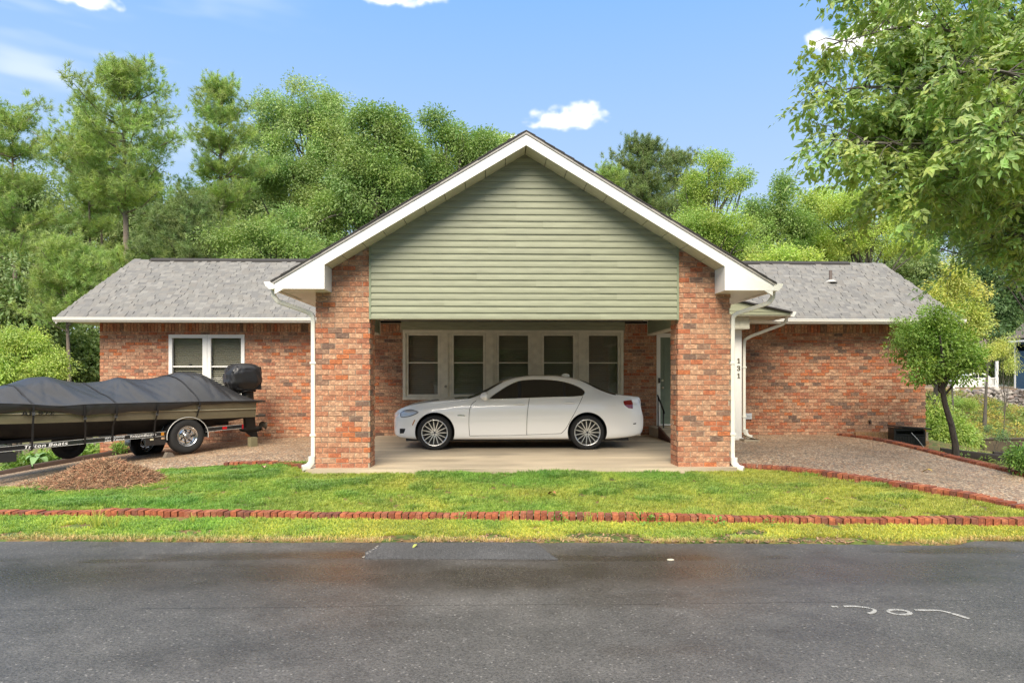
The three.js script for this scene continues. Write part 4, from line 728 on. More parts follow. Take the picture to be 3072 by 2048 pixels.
  obj('lamp_bracket', boxUV(b2(-.7, -.34, yFrame(-.5) - .2, yFrame(-.5) - .045, nz - .02, nz + .008)), mBlk, t);
  obj('rear_reflector', boxUV(b2(.75, .84, yFrame(.8) - .025, yFrame(.8) + .025, nz + .031, nz + .038)), mat(.5, .01, .012, .25), t); obj('tail_lamp', boxUV(b2(1.161, 1.19, yFrame(1.1) - .05, yFrame(1.1) + .045, nz - .04, nz + .04)), mat(.3, .012, .02, .25), t);
  obj('step_pad', boxUV(b2(-3.3, -2.68, .02, .17, -.3, -.06)), mDk, t);
  const sp = new THREE.TorusGeometry(.2, .09, 12, 30); sp.rotateX(.1); sp.translate(-1.6, .16, -1.2); const sd = new THREE.CylinderGeometry(.2, .2, .06, 20); sd.rotateX(Math.PI / 2 + .1); sd.translate(-1.6, .16, -1.2); obj('spare_tyre', [sp, sd], mTyre, t);
  // lettering on the near beam
  const bold = await new FontLoader().loadAsync('fonts/droid/droid_sans_bold.typeface.json'); const mTxt = mat(.75, .75, .73, .5);
  const word = (s, x, dy, size, wide, skew) => { const g = new TextGeometry(s, { font: bold, size, depth: .002, curveSegments: 4 }); g.computeBoundingBox(); const k = wide / (g.boundingBox.max.x - g.boundingBox.min.x), p = g.attributes.position; for (let i = 0; i < p.count; i++) { const yy = p.getY(i), xx = (p.getX(i) - g.boundingBox.min.x) * k + yy * skew; p.setXYZ(i, x + xx, yFrame(x + xx) + dy + yy, p.getZ(i) + nz + .0305); } g.computeVertexNormals(); obj('lettering', g, mTxt, t); };
  word('Triton Boats', -2.58, -.026, .052, .62, .25); word('TritonBoats', -.98, -.016, .042, .46, .25); word('HAY MARINE', -1.38, .008, .022, .32, 0); word('of', -1.24, -.012, .016, .03, 0); word('LITTLE ROCK', -1.38, -.036, .022, .32, 0);
}
const hbeam = curve([[-4.5, .03], [-4.3, .28], [-3.8, .6], [-3.0, .88], [-2.2, 1.01], [-1.2, 1.06], [1.45, 1.04]]);
const gunY = curve([[-4.5, 1.06], [-3.4, .98], [-2, .915], [0, .90], [1.45, .885]]);
{
  const t = thing('bass_boat', 'low black and tan fishing boat with outboard motor resting on the trailer', 'boat', BP, BR);
  const mTan = mat(.17, .15, .095, .32, { clearcoat: .5, map: rep(tNoise, .8) }), mBlk = mat(.008, .008, .009, .5);
  const kn = curve([[-4.5, .86], [-3.4, .70], [-2.9, .63], [-.5, .60], [.3, .565], [1.45, .56]]), keel = curve([[-4.5, .80], [-4.1, .5], [-3.4, .33], [-2.4, .27], [.3, .31], [.9, .40], [1.45, .52]]);
  const side = (s) => grid(60, 6, (u, v) => { const x = lerp(-4.5, 1.42, u), w = hbeam(x); const y = lerp(kn(x), gunY(x), v), z = -1 + s * (w - .07 * (1 - v) - (v > .45 && v < .6 ? .012 : 0)); return [x, y, z, x, y]; });
  const deep = (s) => grid(60, 8, (u, v) => { const x = lerp(-4.5, 1.42, u), w = hbeam(x) - .07; const y = lerp(keel(x), kn(x), Math.pow(v, 1.5)), z = -1 + s * w * Math.pow(v, .62); return [x, y, z, x, y]; });
  for (const s of [1, -1]) { obj('hull_side', side(s), mTan, t); obj('hull_bottom', deep(s), mBlk, t); }
  obj('rub_rail', [sweep(Array.from({ length: 50 }, (_, i) => { const x = lerp(-4.5, 1.42, i / 49); return V(x, lerp(kn(x), gunY(x), .52), -1 + hbeam(x) - .03); }), roundP(.012, 6))], mat(.33, .30, .2, .35), t);
  obj('deck', grid(30, 6, (u, v) => { const x = lerp(-4.4, 1.4, u); return [x, gunY(x) - .03, -1 + (v * 2 - 1) * hbeam(x) * .98]; }), mBlk, t);
  obj('transom', grid(12, 6, (u, v) => { const z = (u * 2 - 1) * (hbeam(1.42) - .04 * (1 - v)); return [1.42, lerp(lerp(keel(1.42), kn(1.42), Math.abs(u * 2 - 1) ** 1.6), gunY(1.42), v), -1 + z]; }), mTan, t);
  const bold = await new FontLoader().loadAsync('fonts/droid/droid_sans_bold.typeface.json');
  const g = new TextGeometry('AR 972', { font: bold, size: .075, depth: .003, curveSegments: 4 }); g.scale(1.35, 1, 1); g.rotateX(.14); const gp = g.attributes.position; for (let i = 0; i < gp.count; i++) { const x = gp.getX(i) - 2.62; gp.setXYZ(i, x, gp.getY(i) + .755, gp.getZ(i) + .046 - 1 + hbeam(x) - 1.055 + 1); } obj('registration', g, mat(.01, .01, .01, .5), t);
  // outboard
  const mLeg = mat(.045, .042, .036, .55, { map: rep(tNoise, 2) }), mSteel = mat(.16, .14, .11, .4, { metalness: .6 });
  const m = sub('outboard_motor', t);
  obj('powerhead', boxUV(box(.56, .5, .4, 1.72, 1.36, -1)), mat(.01, .01, .01, .4), m);
  obj('leg', sweep([V(1.78, 1.12, -1), V(1.8, .85, -1), V(1.82, .52, -1), V(1.84, .24, -1)], rrectP(.12, .26, .05), { flatUp: V(1, 0, 0) }), mLeg, m);
  obj('bracket', boxUV(poly([[1.42, .55], [1.72, .62], [1.74, 1.0], [1.42, .9]], -1.13, -.87)), mLeg, m);
  obj('plate', boxUV(poly([[1.58, .49], [2.12, .51], [2.15, .56], [2.1, .535], [1.58, .52]], -1.14, -.86)), mLeg, m);
  const tor = new THREE.LatheGeometry([[0, -.27], [.03, -.25], [.06, -.16], [.068, 0], [.062, .14], [.05, .24], [0, .25]].map(([r, y]) => new THREE.Vector2(r, y)), 20); tor.rotateZ(-Math.PI / 2); tor.translate(1.86, .235, -1); obj('gearcase', tor, mLeg, m);
  obj('skeg', boxUV(poly([[1.70, .2], [2.0, .2], [2.03, .03], [1.93, .02]], -1.012, -.988)), mLeg, m);
  for (let k = 0; k < 3; k++) { const b = grid(8, 6, (u, v) => { const r = lerp(.04, .185, u), w = .085 * Math.sin(clamp(u * .85 + .15) * Math.PI) + .02, a = (v - .5) * w * 2 / Math.max(r, .06) + u * .15; return [2.12 + (v - .5) * .1 + u * .02, Math.cos(a) * r, Math.sin(a) * r]; }); b.rotateX(k / 3 * Math.PI * 2 + .5); b.translate(0, .235, -1); obj('propeller_blade', b, mSteel, m); }
}
{
  const t = thing('boat_cover', 'black fabric cover draped and strapped over the boat', 'boat cover', BP, BR);
  const mCloth = mat(.021, .021, .022, .38, { bumpMap: rep(tSpeck, 6), bumpScale: .0008, side: THREE.DoubleSide });
  const ridgeP = line([[-4.55, 1.08], [-3.6, 1.14], [-2.75, 1.19], [-2.3, 1.37], [-2.0, 1.40], [-1.78, 1.33], [-1.46, 1.285], [-1.06, 1.325], [-.84, 1.40], [-.70, 1.355], [-.41, 1.345], [-.08, 1.385], [.28, 1.485], [.68, 1.475], [.86, 1.39], [1.19, 1.21], [1.5, 1.03], [1.62, .91]]);
  const ridge = (x) => (ridgeP(x - .07) + 2 * ridgeP(x) + ridgeP(x + .07)) / 4;
  const skirt = curve([[-4.55, .92], [-3.4, .85], [-2.92, .81], [-2.47, .845], [-2.1, .80], [-1.75, .725], [-1.5, .755], [-1.24, .735], [-.9, .775], [-.58, .75], [-.2, .80], [.21, .845], [.7, .855], [1.6, .855]]);
  const hump = (x, c, w) => Math.exp(-(((x - c) / w) ** 2));
  const surf = (x, t) => {                                  // t: -1 near gunwale ... 1 far gunwale
    const w = hbeam(Math.min(x, 1.4)) + .045, yg = gunY(x) + .012, a = Math.abs(t), rise = ridge(x) - yg;
    let y = yg + rise * (1 - Math.pow(a, 1.45 + .5 * hump(x, .3, .5)));
    y += .10 * hump(x, -2.72, .26) * Math.max(0, 1 - Math.abs(t + .45) / .5) - .06 * hump(x, -2.1, .3) * hump(t, -.75, .3);
    y -= .06 * hump(x, -1.35, .4) * hump(t, -.4, .35) + .035 * hump(x, -.3, .35) * hump(t, -.45, .35) + .03 * hump(x, 1.1, .3) * hump(t, -.5, .3);
    // creases fan out from the poles under the cover down to the gunwale
    const lw = sst(.08, .45, a) * (1 - sst(.95, 1, a));
    [[-2.7, -.4], [-2.05, 0], [-.84, 0], [.25, 0], [.72, 0]].forEach(([c, tc], k) => { const dx = x - c, dt = Math.abs(t - tc) + .06, ph = Math.atan2(dx, dt), rad = Math.hypot(dx, dt), q = Math.abs(Math.sin(ph * (6 + k) + k * 1.3 + .9 * Math.sin(ph * 3 + k))); y += .024 * Math.exp(-((dx / .55) ** 2)) * sst(.12, .5, rad) * lw * (Math.pow(q, .5) - .7) * (.5 + fbm(x * 2 + k, t * 2, 2, 93)); });
    const f = (k, s, ph) => { const q = Math.sin(k * (x + s * t) + ph + 1.7 * Math.sin(x * 3.1 + ph)); return Math.pow(Math.abs(q), .55) * Math.sign(q); };
    y += lw * .004 * f(33, .45, 2) * fbm(x * 3, t * 3, 2, 92) + .010 * (fbm(x * 2.2, t * 2.2, 3, 91) - .5) * 2 * (1 - sst(.85, 1, a));
    const ends = sst(1.62, 1.3, x); y = lerp(yg - .01, y, clamp(ends + .0)) ;
    const z = -1 - t * w * (1 + .012 * f(13, .1, .4) * lw);
    return [x, y, z];
  };
  const g1 = grid(170, 64, (u, v) => { const x = lerp(-4.55, 1.6, u), t = v * 2 - 1; const p = surf(x, t); return [...p, p[0], p[2]]; });
  const sk = (s) => grid(170, 8, (u, v) => { const x = lerp(-4.55, 1.6, u), p = surf(x, s), lo = skirt(x) + .008 * Math.sin(x * 9), y = lerp(p[1], lo, v); const q = Math.sin(x * 21 + 2 * Math.sin(x * 4)) * .01 + Math.sin(x * 37) * .005; return [x, y, p[2] - s * (.012 * v + q * v * (1.2 - v)) + s * .05 * v * v, x, y]; });
  obj('cover_top', g1, mCloth, t); obj('cover_skirt', sk(-1), mCloth, t); obj('cover_skirt', sk(1), mCloth, t);
  const hem = (s) => limb(Array.from({ length: 90 }, (_, i) => { const p = surf(lerp(-4.5, 1.58, i / 89), s); return V(p[0], p[1] + .001, p[2]); }), Array(90).fill(.009), 6); obj('hem_cord', hem(-1), mCloth, t); obj('hem_cord', hem(1), mCloth, t);
  const mStrap = mat(.012, .012, .013, .6);
  const strap = (x0, x1, down, over) => { const p = []; if (over) for (let i = 0; i <= 24; i++) { const q = surf(lerp(x0, x1, i / 24), lerp(.25, -1, i / 24)); p.push(V(q[0], q[1] + .006, q[2])); } else { const q = surf(x1, -1); p.push(V(q[0], q[1] - .01, q[2] + .012)); } const e = surf(x1, -1); p.push(V(x1, skirt(x1), e[2] + .01)); p.push(V(down, lerp(skirt(x1), yFrame(down), .5), -.02)); p.push(V(down, yFrame(down) - .05, -.06)); const g = sub('strap', t); obj('webbing', sweep(p, rectP(.03, .004), { flatUp: V(.15, .35, 1) }), mStrap, g); const b = box(.045, .05, .016, lerp(x1, down, .3), lerp(skirt(x1), yFrame(down), .1), lerp(e[2], -.02, .3) + .016); obj('buckle', b, mat(.06, .06, .06, .35), g); };
  strap(-2.75, -2.47, -2.47, true); strap(-1.75, -1.75, -1.70, false); strap(-1.48, -1.25, -1.27, true); strap(-.56, -.56, -.56, false); strap(-.02, .22, .21, true);
}
{
  const t = thing('motor_cover', 'crumpled black sack over the outboard motor', 'motor cover', BP, BR);
  const g = new THREE.SphereGeometry(1, 64, 44), p = g.attributes.position;
  for (let i = 0; i < p.count; i++) {
    const x = p.getX(i), y = p.getY(i), z = p.getZ(i), pw = (a, e) => Math.sign(a) * Math.pow(Math.abs(a), e);
    let X = pw(x, .55) * .40, Y = pw(y, .6) * .33, Z = pw(z, .6) * .29;
    X += .05 * Y - (Y > 0 ? .10 * Y : 0) - (X < 0 && Y > .05 ? -.25 * (Y - .05) : 0); if (Y < -.1) { X *= 1 - .25 * (-Y - .1) / .2; Z *= 1 - .3 * (-Y - .1) / .2; }
    const a = Math.atan2(z, x), n = Math.abs(fbm(a * 3 + 20, Y * 9, 3, 95) - .5) * 2, m = Math.abs(fbm(a * 9 + X * 5, Y * 5 + X * 6, 3, 97) - .5) * 2, k = 1 - .13 * (1 - n) * .7 + .09 * m;
    p.setXYZ(i, 1.68 + X * k, 1.355 + Y * (1 - .05 * m), -1 + Z * k);
  }
  g.computeVertexNormals(); obj('sack', g, mat(.014, .014, .015, .36, { sheen: .4, sheenColor: rgb(.3, .3, .3), bumpMap: rep(tNoise, 3), bumpScale: .01 }), t);
  obj('draw_cord', limb(Array.from({ length: 25 }, (_, i) => { const a = i / 24 * Math.PI * 2; return V(1.71 + .25 * Math.cos(a), 1.075 + .012 * Math.sin(a * 5), -1 + .19 * Math.sin(a)); }), Array(25).fill(.012), 6), mat(.012, .012, .012, .7), t);
}
// wooden wheel chock, blocks under the motor and the drive
{
  const ch = poly([[0, 0], [.2, 0], [.13, .09], [.05, .1]], -.06, .06); ch.rotateY(BR); ch.translate(-6.12, H(-6.1, 12.85) + .022, -12.86); tag(obj('wheel_chock', ch, mat(.17, .14, .11, .85, { map: rep(tNoise, 3) })), 'small grey wedge chocked against the chrome trailer wheel', 'wheel chock');
  const bl = box(.14, .19, .14, 0, .095, 0); bl.rotateY(BR); bl.translate(-4.95, H(-4.95, 14.2) + .022, -14.2); tag(obj('wood_block', boxUV(bl), mat(.20, .18, .10, .85, { map: rep(tNoise, 3) })), 'squat wooden block standing under the trailer tail by the propeller', 'wood block');
}
// ================================================================ PLANTS
const tBark = tex(256, (u, v) => { const n = fbm(u * 10, v * 3, 4, 111, 10), m = fbm(u * 24, v * 12, 3, 113, 24); return .45 + .5 * n * m + .15 * m; });
const barkMat = (r, g, b) => mat(r, g, b, .92, { map: rep(tBark, 1, 1), bumpMap: rep(tBark, 1, 1), bumpScale: .03 });
const mBarkPine = barkMat(.30, .235, .185), mBarkGrey = barkMat(.14, .125, .105), mBarkDark = barkMat(.075, .06, .05);
const leafMat = (r, g, b, tr = .35) => mat(r, g, b, .62, { transmission: tr, thickness: 0, side: THREE.DoubleSide, vertexColors: true });
// a clump: leaves of two folded triangles scattered about a ball; every leaf gets its own tint
function clump(n, R, L, Wd, seed, { flat = .8, droop = .2, up = .35 } = {}) {
  const r = rng(seed), P = [], C = [];
  for (let i = 0; i < n; i++) {
    let a; do a = V(rr(-1, 1, r), rr(-1, 1, r), rr(-1, 1, r)); while (a.lengthSq() > 1); a.multiplyScalar(R); a.y *= flat;
    const dir = a.clone().normalize().add(V(rr(-.7, .7, r), rr(-.7, .5, r) - droop, rr(-.7, .7, r))).normalize();
    const nrm = V(rr(-.8, .8, r), up + rr(0, .9, r), rr(-.8, .8, r)).normalize(); const s = new THREE.Vector3().crossVectors(dir, nrm).normalize(); const nn = new THREE.Vector3().crossVectors(s, dir);
    const l = L * rr(.7, 1.3, r), w = Wd * rr(.75, 1.25, r) / 2, m = a.clone().addScaledVector(dir, l * .5), tip = a.clone().addScaledVector(dir, l).addScaledVector(nn, -l * .12);
    const A = a, B = m.clone().addScaledVector(s, w).addScaledVector(nn, w * .35), D = m.clone().addScaledVector(s, -w).addScaledVector(nn, w * .35);
    const t = rr(.84, 1.16, r), y = rr(.93, 1.1, r);
    for (const q of [A, B, tip, A, tip, D]) { P.push(q.x, q.y, q.z); C.push(t * y, t, t * .9); }
  }
  const g = new THREE.BufferGeometry(); g.setAttribute('position', new THREE.Float32BufferAttribute(P, 3)); g.setAttribute('color', new THREE.Float32BufferAttribute(C, 3)); g.computeVertexNormals(); return g;
}
// pine: brushes of needles
function brush(tufts, R, L, n, seed, wd = .016) {
  const r = rng(seed), P = [], C = [];
  for (let k = 0; k < tufts; k++) {
    let c; do c = V(rr(-1, 1, r), rr(-1, 1, r), rr(-1, 1, r)); while (c.lengthSq() > 1); c.multiplyScalar(R); c.y *= .6;
    const axis = c.clone().normalize().add(V(0, .9, 0)).normalize(), t = rr(.72, 1.25, r);
    for (let i = 0; i < n; i++) {
      const d = V(rr(-1, 1, r), rr(-1, 1, r), rr(-1, 1, r)).normalize().addScaledVector(axis, .75).normalize(), s = new THREE.Vector3().crossVectors(d, V(rr(-1, 1, r), rr(-1, 1, r), rr(-1, 1, r))).normalize(), l = L * rr(.7, 1.2, r), b = c.clone().addScaledVector(axis, rr(-.5, .5, r) * L * .7);
      const e = b.clone().addScaledVector(d, l); for (const q of [b.clone().addScaledVector(s, wd / 2), b.clone().addScaledVector(s, -wd / 2), e]) { P.push(q.x, q.y, q.z); C.push(t * rr(.9, 1.1, r), t, t * .9); }
    }
  }
  const g = new THREE.BufferGeometry(); g.setAttribute('position', new THREE.Float32BufferAttribute(P, 3)); g.setAttribute('color', new THREE.Float32BufferAttribute(C, 3)); g.computeVertexNormals(); return g;
}
const G = { broad: clump(84, .66, .17, .085, 1), mid: clump(70, .5, .13, .06, 2), fine: clump(60, .34, .075, .036, 3), tiny: clump(70, .2, .05, .026, 4, { up: .5 }), pine: brush(10, .52, .25, 24, 5, .02), orn: clump(44, .2, .07, .036, 14, { up: .4 }), weed: clump(34, .22, .11, .05, 6, { droop: .0 }), far: clump(90, .95, .25, .13, 8) };
function spread(parent, name, geo, m, places) {            // places: [Vector3, scale, [r, g, b]]
  const im = new THREE.InstancedMesh(geo, m, places.length), q = new THREE.Quaternion(), e = new THREE.Euler(), s = V(1, 1, 1), r = rng(places.length + 3), M = new THREE.Matrix4();
  places.forEach(([p, k, c], i) => { e.set(rr(-.5, .5, r), rr(0, 6.28, r), rr(-.5, .5, r)); q.setFromEuler(e); s.set(k * rr(.85, 1.15, r), k * rr(.85, 1.15, r), k * rr(.85, 1.15, r)); M.compose(p, q, s); im.setMatrixAt(i, M); im.setColorAt(i, rgb(...c)); });
  im.name = name; im.castShadow = im.receiveShadow = true; parent.add(im); im.userData.kind = 'stuff'; return im;
}
const tint = (r, k = .2, warm = .12) => { const t = rr(1 - k, 1 + k, r), w = rr(-warm, warm, r); return [t * (1 + w), t, t * (1 - w)]; };
// crown from overlapping lobes: most clumps sit in the outer shell of each lobe, with random holes
function lobes(blobs, per, r, size, hole = .38) {
  const out = [];
  for (const [x, y, z, rx, ry, rz] of blobs) {
    const area = (rx * ry + ry * rz + rx * rz) / 3, sub = Math.round(clamp(8 + area * 1.6, 9, 24)), n = Math.round(per * area / sub);
    for (let s = 0; s < sub; s++) {
      // sub-lobe: a smaller cluster on a bough, somewhere in the outer half of the lobe
      const c = V(rr(-1, 1, r), rr(-1, 1, r), rr(-1, 1, r)).normalize().multiplyScalar(Math.pow(rr(.12, 1, r), .5) * .8), k = rr(.22, .5, r), sd = Math.floor(r() * 999), tone = rr(.86, 1.14, r), warm = rr(-.08, .08, r);
      for (let i = 0; i < n; i++) {
        const a = V(rr(-1, 1, r), rr(-1, 1, r), rr(-1, 1, r)).normalize(); a.y = a.y * .8 + .12; a.multiplyScalar(Math.pow(rr(.02, 1, r), .5) * (.7 + .75 * vnoise(a.x * 3 + sd, a.z * 3 + a.y * 2, sd + 3)) * (r() < .12 ? 1.35 : 1)); a.x *= 1.15; a.z *= 1.15;
        if (vnoise(a.x * 2.4 + sd, a.y * 2.4 + a.z * 2.1, sd) < hole - .1) continue;
        const t = tint(r, .12, .06); out.push([V(x + (c.x + a.x * k) * rx, y + (c.y + a.y * k) * ry, z + (c.z + a.z * k) * rz), size * rr(.6, 1.15, r), [t[0] * tone * (1 + warm), t[1] * tone, t[2] * tone * (1 - warm)]]);
      }
    }
  }
  return out;
}
function limbs(base, top, r0, ends, r, m, parent, name = 'trunk') {
  const g = [], bend = V(rr(-.3, .3, r), 0, rr(-.3, .3, r)), P = [], Rr = [];
  for (let i = 0; i <= 7; i++) { const t = i / 7; P.push(base.clone().lerp(top, t).addScaledVector(bend, Math.sin(t * 3.1) * .8)); Rr.push(r0 * (1 - .8 * t) * (i ? 1 : 1.3)); }
  obj(name, limb(P, Rr, 9), m, parent);
  for (const e of ends) { const t = rr(.35, .9, r), a = base.clone().lerp(top, t).addScaledVector(bend, Math.sin(t * 3.1) * .8), mid = a.clone().lerp(e, .55).add(V(rr(-.2, .2, r), rr(0, .4, r), rr(-.2, .2, r))); g.push(limb([a, mid, e], [r0 * (1 - .75 * t) * .6, r0 * .22, r0 * .07], 5)); }
  if (g.length) stuff(obj('branches', g, m, parent));
}
const at = (px, py, d) => { const th = .02805, u = (px - 1176) / 1568, t = d / (Math.cos(th) - u * Math.sin(th)); return V(t * (u * Math.cos(th) + Math.sin(th)), 1.39 + t * (865 - py) / 1568, -d); };   // a place measured in the photograph, at its distance
let treeSeed = 500;
function broadTree(name, label, d, foot, blobs, m, { geo = G.broad, per = 58, size = 1, bark = mBarkGrey, tr = .22, group, hole = .38, cat = 'tree' } = {}) {
  const r = rng(treeSeed++); const f = at(foot, 900, d), gy = H(f.x, d); const t = thing(name, label, cat, [f.x, gy - .1, -d], 0, group);
  const B = blobs.map(([px, py, rpx, rpy, dd = 0]) => { const c = at(px, py, d + dd), s = (d + dd) / 1568; return [c.x - f.x, c.y - gy + .1, -(dd), rpx * s, rpy * s, rpx * s * .85]; });
  let hi = B[0]; for (const b of B) if (b[1] > hi[1]) hi = b;
  const ends = []; for (const b of B) for (let k = 0; k < 5; k++) ends.push(V(b[0] + rr(-.7, .7, r) * b[3], b[1] + rr(-.6, .6, r) * b[4], b[2] + rr(-.7, .7, r) * b[5]));
  limbs(V(0, 0, 0), V(hi[0] * .8, hi[1] + .2 * hi[4], hi[2] * .8), tr, ends, r, bark, t);
  spread(t, 'crown', geo, m, lobes(B, per, r, size, hole)); return t;
}
function pineTree(name, label, d, foot, topY, trunkR, tiers, m, { size = 1, per = 9, lean = 0, group } = {}) {   // tiers: [py, reach px left, reach px right]
  const r = rng(treeSeed++); const f = at(foot, 900, d), gy = H(f.x, d), t = thing(name, label, 'pine tree', [f.x, gy - .1, -d], 0, group), s = d / 1568, top = at(foot + lean, topY, d);
  const H0 = top.y - gy + .1, Lx = top.x - f.x, places = [], br = [];
  const P = [], Q = []; for (let i = 0; i <= 9; i++) { const q = i / 9; P.push(V(Lx * q + Math.sin(q * 5) * .12, H0 * q * .985, Math.cos(q * 4) * .1)); Q.push(trunkR * (1 - .86 * q)); }
  obj('trunk', limb(P, Q, 9), mBarkPine, t);
  for (const [py, lp, rp] of tiers) {
    const y = at(foot, py, d).y - gy + .1;
    for (let k = 0; k < 8; k++) {
      const a = k / 8 * Math.PI * 2 + rr(-.35, .35, r), c = Math.cos(a), reach = (c < 0 ? lp : rp) * s * rr(.55, 1.08, r) * (.55 + .45 * Math.abs(c)); const y0 = y - rr(.2, 1.0, r) - reach * .22, q = clamp(y0 / H0), b0 = V(Lx * q, y0, 0), e = V(Lx * q + c * reach, y + rr(-.5, .5, r), Math.sin(a) * reach);
      const mid = b0.clone().lerp(e, .5).add(V(0, -.12 * reach, 0)); br.push(limb([b0, mid, e], [trunkR * .2, trunkR * .11, .014], 5));
      const n = Math.round(per * (.5 + reach * .35)); for (let i = 0; i < n; i++) { const u = Math.pow(rr(.12, 1, r), .6), p = u < .5 ? b0.clone().lerp(mid, u * 2) : mid.clone().lerp(e, u * 2 - 1); p.add(V(rr(-.55, .55, r), rr(-.15, .5, r), rr(-.55, .55, r)).multiplyScalar(.5 + .5 * reach * .3)); places.push([p, size * rr(.7, 1.15, r), tint(r, .22, .1)]); }
    }
  }
  stuff(obj('branches', br, mBarkPine, t)); spread(t, 'crown', G.pine, m, places); return t;
}
const mPine = leafMat(.385, .52, .145, .52), mPineDark = leafMat(.22, .31, .09, .45), mOak = leafMat(.31, .47, .125, .52), mOakPale = leafMat(.39, .54, .19, .52), mLime = leafMat(.48, .62, .13, .5), mBright = leafMat(.38, .53, .11, .5), mDeep = leafMat(.14, .26, .09, .4), mYellow = leafMat(.58, .64, .17, .5), mLawnL = leafMat(.20, .40, .06, .45);
// ---- woods behind, left of the carport
const gw = 'trees of the wood behind the house';
pineTree('pine_tree', 'tall pine with a broad bushy head above the plain wing roof end', 33, 286, 138, .26, [[150, 40, 50], [190, 95, 90], [240, 190, 110], [300, 215, 125], [370, 190, 140], [440, 130, 120], [590, 120, 120]], mPine, { per: 10 });
pineTree('pine_tree', 'slender pointed pine beside the leafy trees', 38, 508, 194, .24, [[205, 35, 40], [250, 70, 65], [310, 95, 80], [370, 70, 110], [440, 95, 130], [510, 80, 140], [570, 110, 150], [610, 120, 120]], mPine, { per: 10 });
pineTree('pine_tree', 'pine cut by the edge of the wood with a leaning head', 36, 30, 250, .2, [[265, 60, 50], [320, 90, 70], [400, 90, 80], [480, 80, 90], [560, 90, 100]], mPine, { per: 9 });
pineTree('pine_tree', 'thin bare stemmed pine standing in front of the dark thicket', 41, 205, 290, .17, [[310, 50, 40], [360, 80, 60], [430, 70, 70], [500, 80, 60]], mPine, { per: 9 });
pineTree('pine_tree', 'second thin pine stem close to the bare stemmed one', 43, 232, 300, .16, [[320, 50, 60], [390, 60, 70], [460, 70, 70]], mPine, { per: 9 });
pineTree('pine_tree', 'pine with low drooping boughs beside the yellow green bush', 27, 152, 540, .13, [[560, 60, 50], [590, 90, 90], [640, 90, 100], [690, 70, 80]], mPine, { per: 11, size: .8 });
pineTree('pine_tree', 'short pine filling the gap right above the shingled wing', 30, 420, 470, .14, [[480, 50, 50], [520, 80, 90], [560, 110, 100], [600, 120, 120]], mPineDark, { per: 12, size: .9 });
broadTree('leafy_tree', 'tallest rounded leafy tree next to the slender pine', 44, 690, [[640, 300, 70, 85], [720, 270, 80, 75], [780, 320, 80, 90], [650, 420, 90, 90], [740, 430, 100, 100]], mOakPale, { tr: .3 });
broadTree('leafy_tree', 'leafy tree with a wide crown beside the carport rake', 38, 860, [[860, 300, 70, 70], [920, 330, 60, 70], [830, 390, 90, 80], [900, 440, 90, 80], [800, 480, 90, 70], [720, 540, 90, 70]], mOak, { tr: .28 });
broadTree('leafy_tree', 'leafy tree with a small round top just off the gable', 41, 1020, [[1015, 300, 50, 45], [1060, 350, 55, 55], [990, 380, 70, 70], [1110, 340, 45, 45], [1040, 430, 80, 70]], mOak, { tr: .24 });
broadTree('leafy_tree', 'yellowish leafy top peeping over the gable rake', 46, 1130, [[1110, 345, 45, 40], [1150, 340, 35, 35], [1130, 400, 60, 50]], mBright, { tr: .2 });
broadTree('leafy_tree', 'dark low leafy tree right behind the shingled wing', 29, 610, [[560, 560, 80, 55], [640, 560, 80, 55], [690, 590, 60, 40]], mOak, { tr: .2, geo: G.mid, per: 90 });
// darker second row that closes the wood
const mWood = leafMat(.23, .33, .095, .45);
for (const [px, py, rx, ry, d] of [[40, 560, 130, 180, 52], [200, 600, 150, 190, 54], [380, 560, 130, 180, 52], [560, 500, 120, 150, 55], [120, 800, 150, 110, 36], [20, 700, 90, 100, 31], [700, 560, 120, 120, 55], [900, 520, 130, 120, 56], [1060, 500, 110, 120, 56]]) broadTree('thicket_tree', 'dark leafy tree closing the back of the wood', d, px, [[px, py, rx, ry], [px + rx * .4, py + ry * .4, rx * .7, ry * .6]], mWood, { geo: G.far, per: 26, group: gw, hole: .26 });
// ---- woods right of the carport
pineTree('pine_tree', 'dark pine with a flat open head behind the gable slope', 46, 1478, 322, .26, [[335, 45, 50], [370, 75, 70], [410, 80, 80], [450, 70, 90], [500, 60, 80]], mPineDark, { per: 12 });
pineTree('pine_tree', 'dark pine behind the flat headed one', 50, 1555, 350, .24, [[362, 40, 40], [400, 70, 60], [450, 80, 80], [510, 80, 90]], mPineDark, { per: 10 });
pineTree('pine_tree', 'yellow green pine top just over the gable slope', 40, 1402, 372, .16, [[385, 25, 25], [410, 45, 40]], mPine, { per: 11, size: .8 });
broadTree('leafy_tree', 'bright green tree with a side branch reaching out over the roof', 36, 1615, [[1635, 385, 40, 45], [1600, 440, 45, 55], [1665, 430, 40, 30], [1700, 412, 28, 16], [1580, 500, 45, 50]], mBright, { geo: G.mid, per: 95, tr: .2, hole: .42 });
broadTree('leafy_tree', 'dark tapering tree with a dead twig at its top', 42, 1790, [[1795, 440, 26, 40], [1800, 500, 45, 60], [1760, 520, 50, 60], [1830, 540, 50, 60], [1730, 480, 30, 35]], mOak, { tr: .22 });
broadTree('leafy_tree', 'rounded lime green tree over the shingled wing with the vent pipe', 39, 1990, [[1990, 470, 65, 45], [2050, 490, 60, 50], [1930, 480, 55, 50], [2000, 550, 90, 55], [2090, 550, 50, 50]], mLime, { geo: G.mid, per: 80, tr: .22 });
broadTree('leafy_tree', 'lime green tree between the tapering tree and the rounded one', 44, 1880, [[1880, 470, 50, 45], [1860, 540, 60, 60], [1910, 560, 60, 50]], mLime, { tr: .2 });
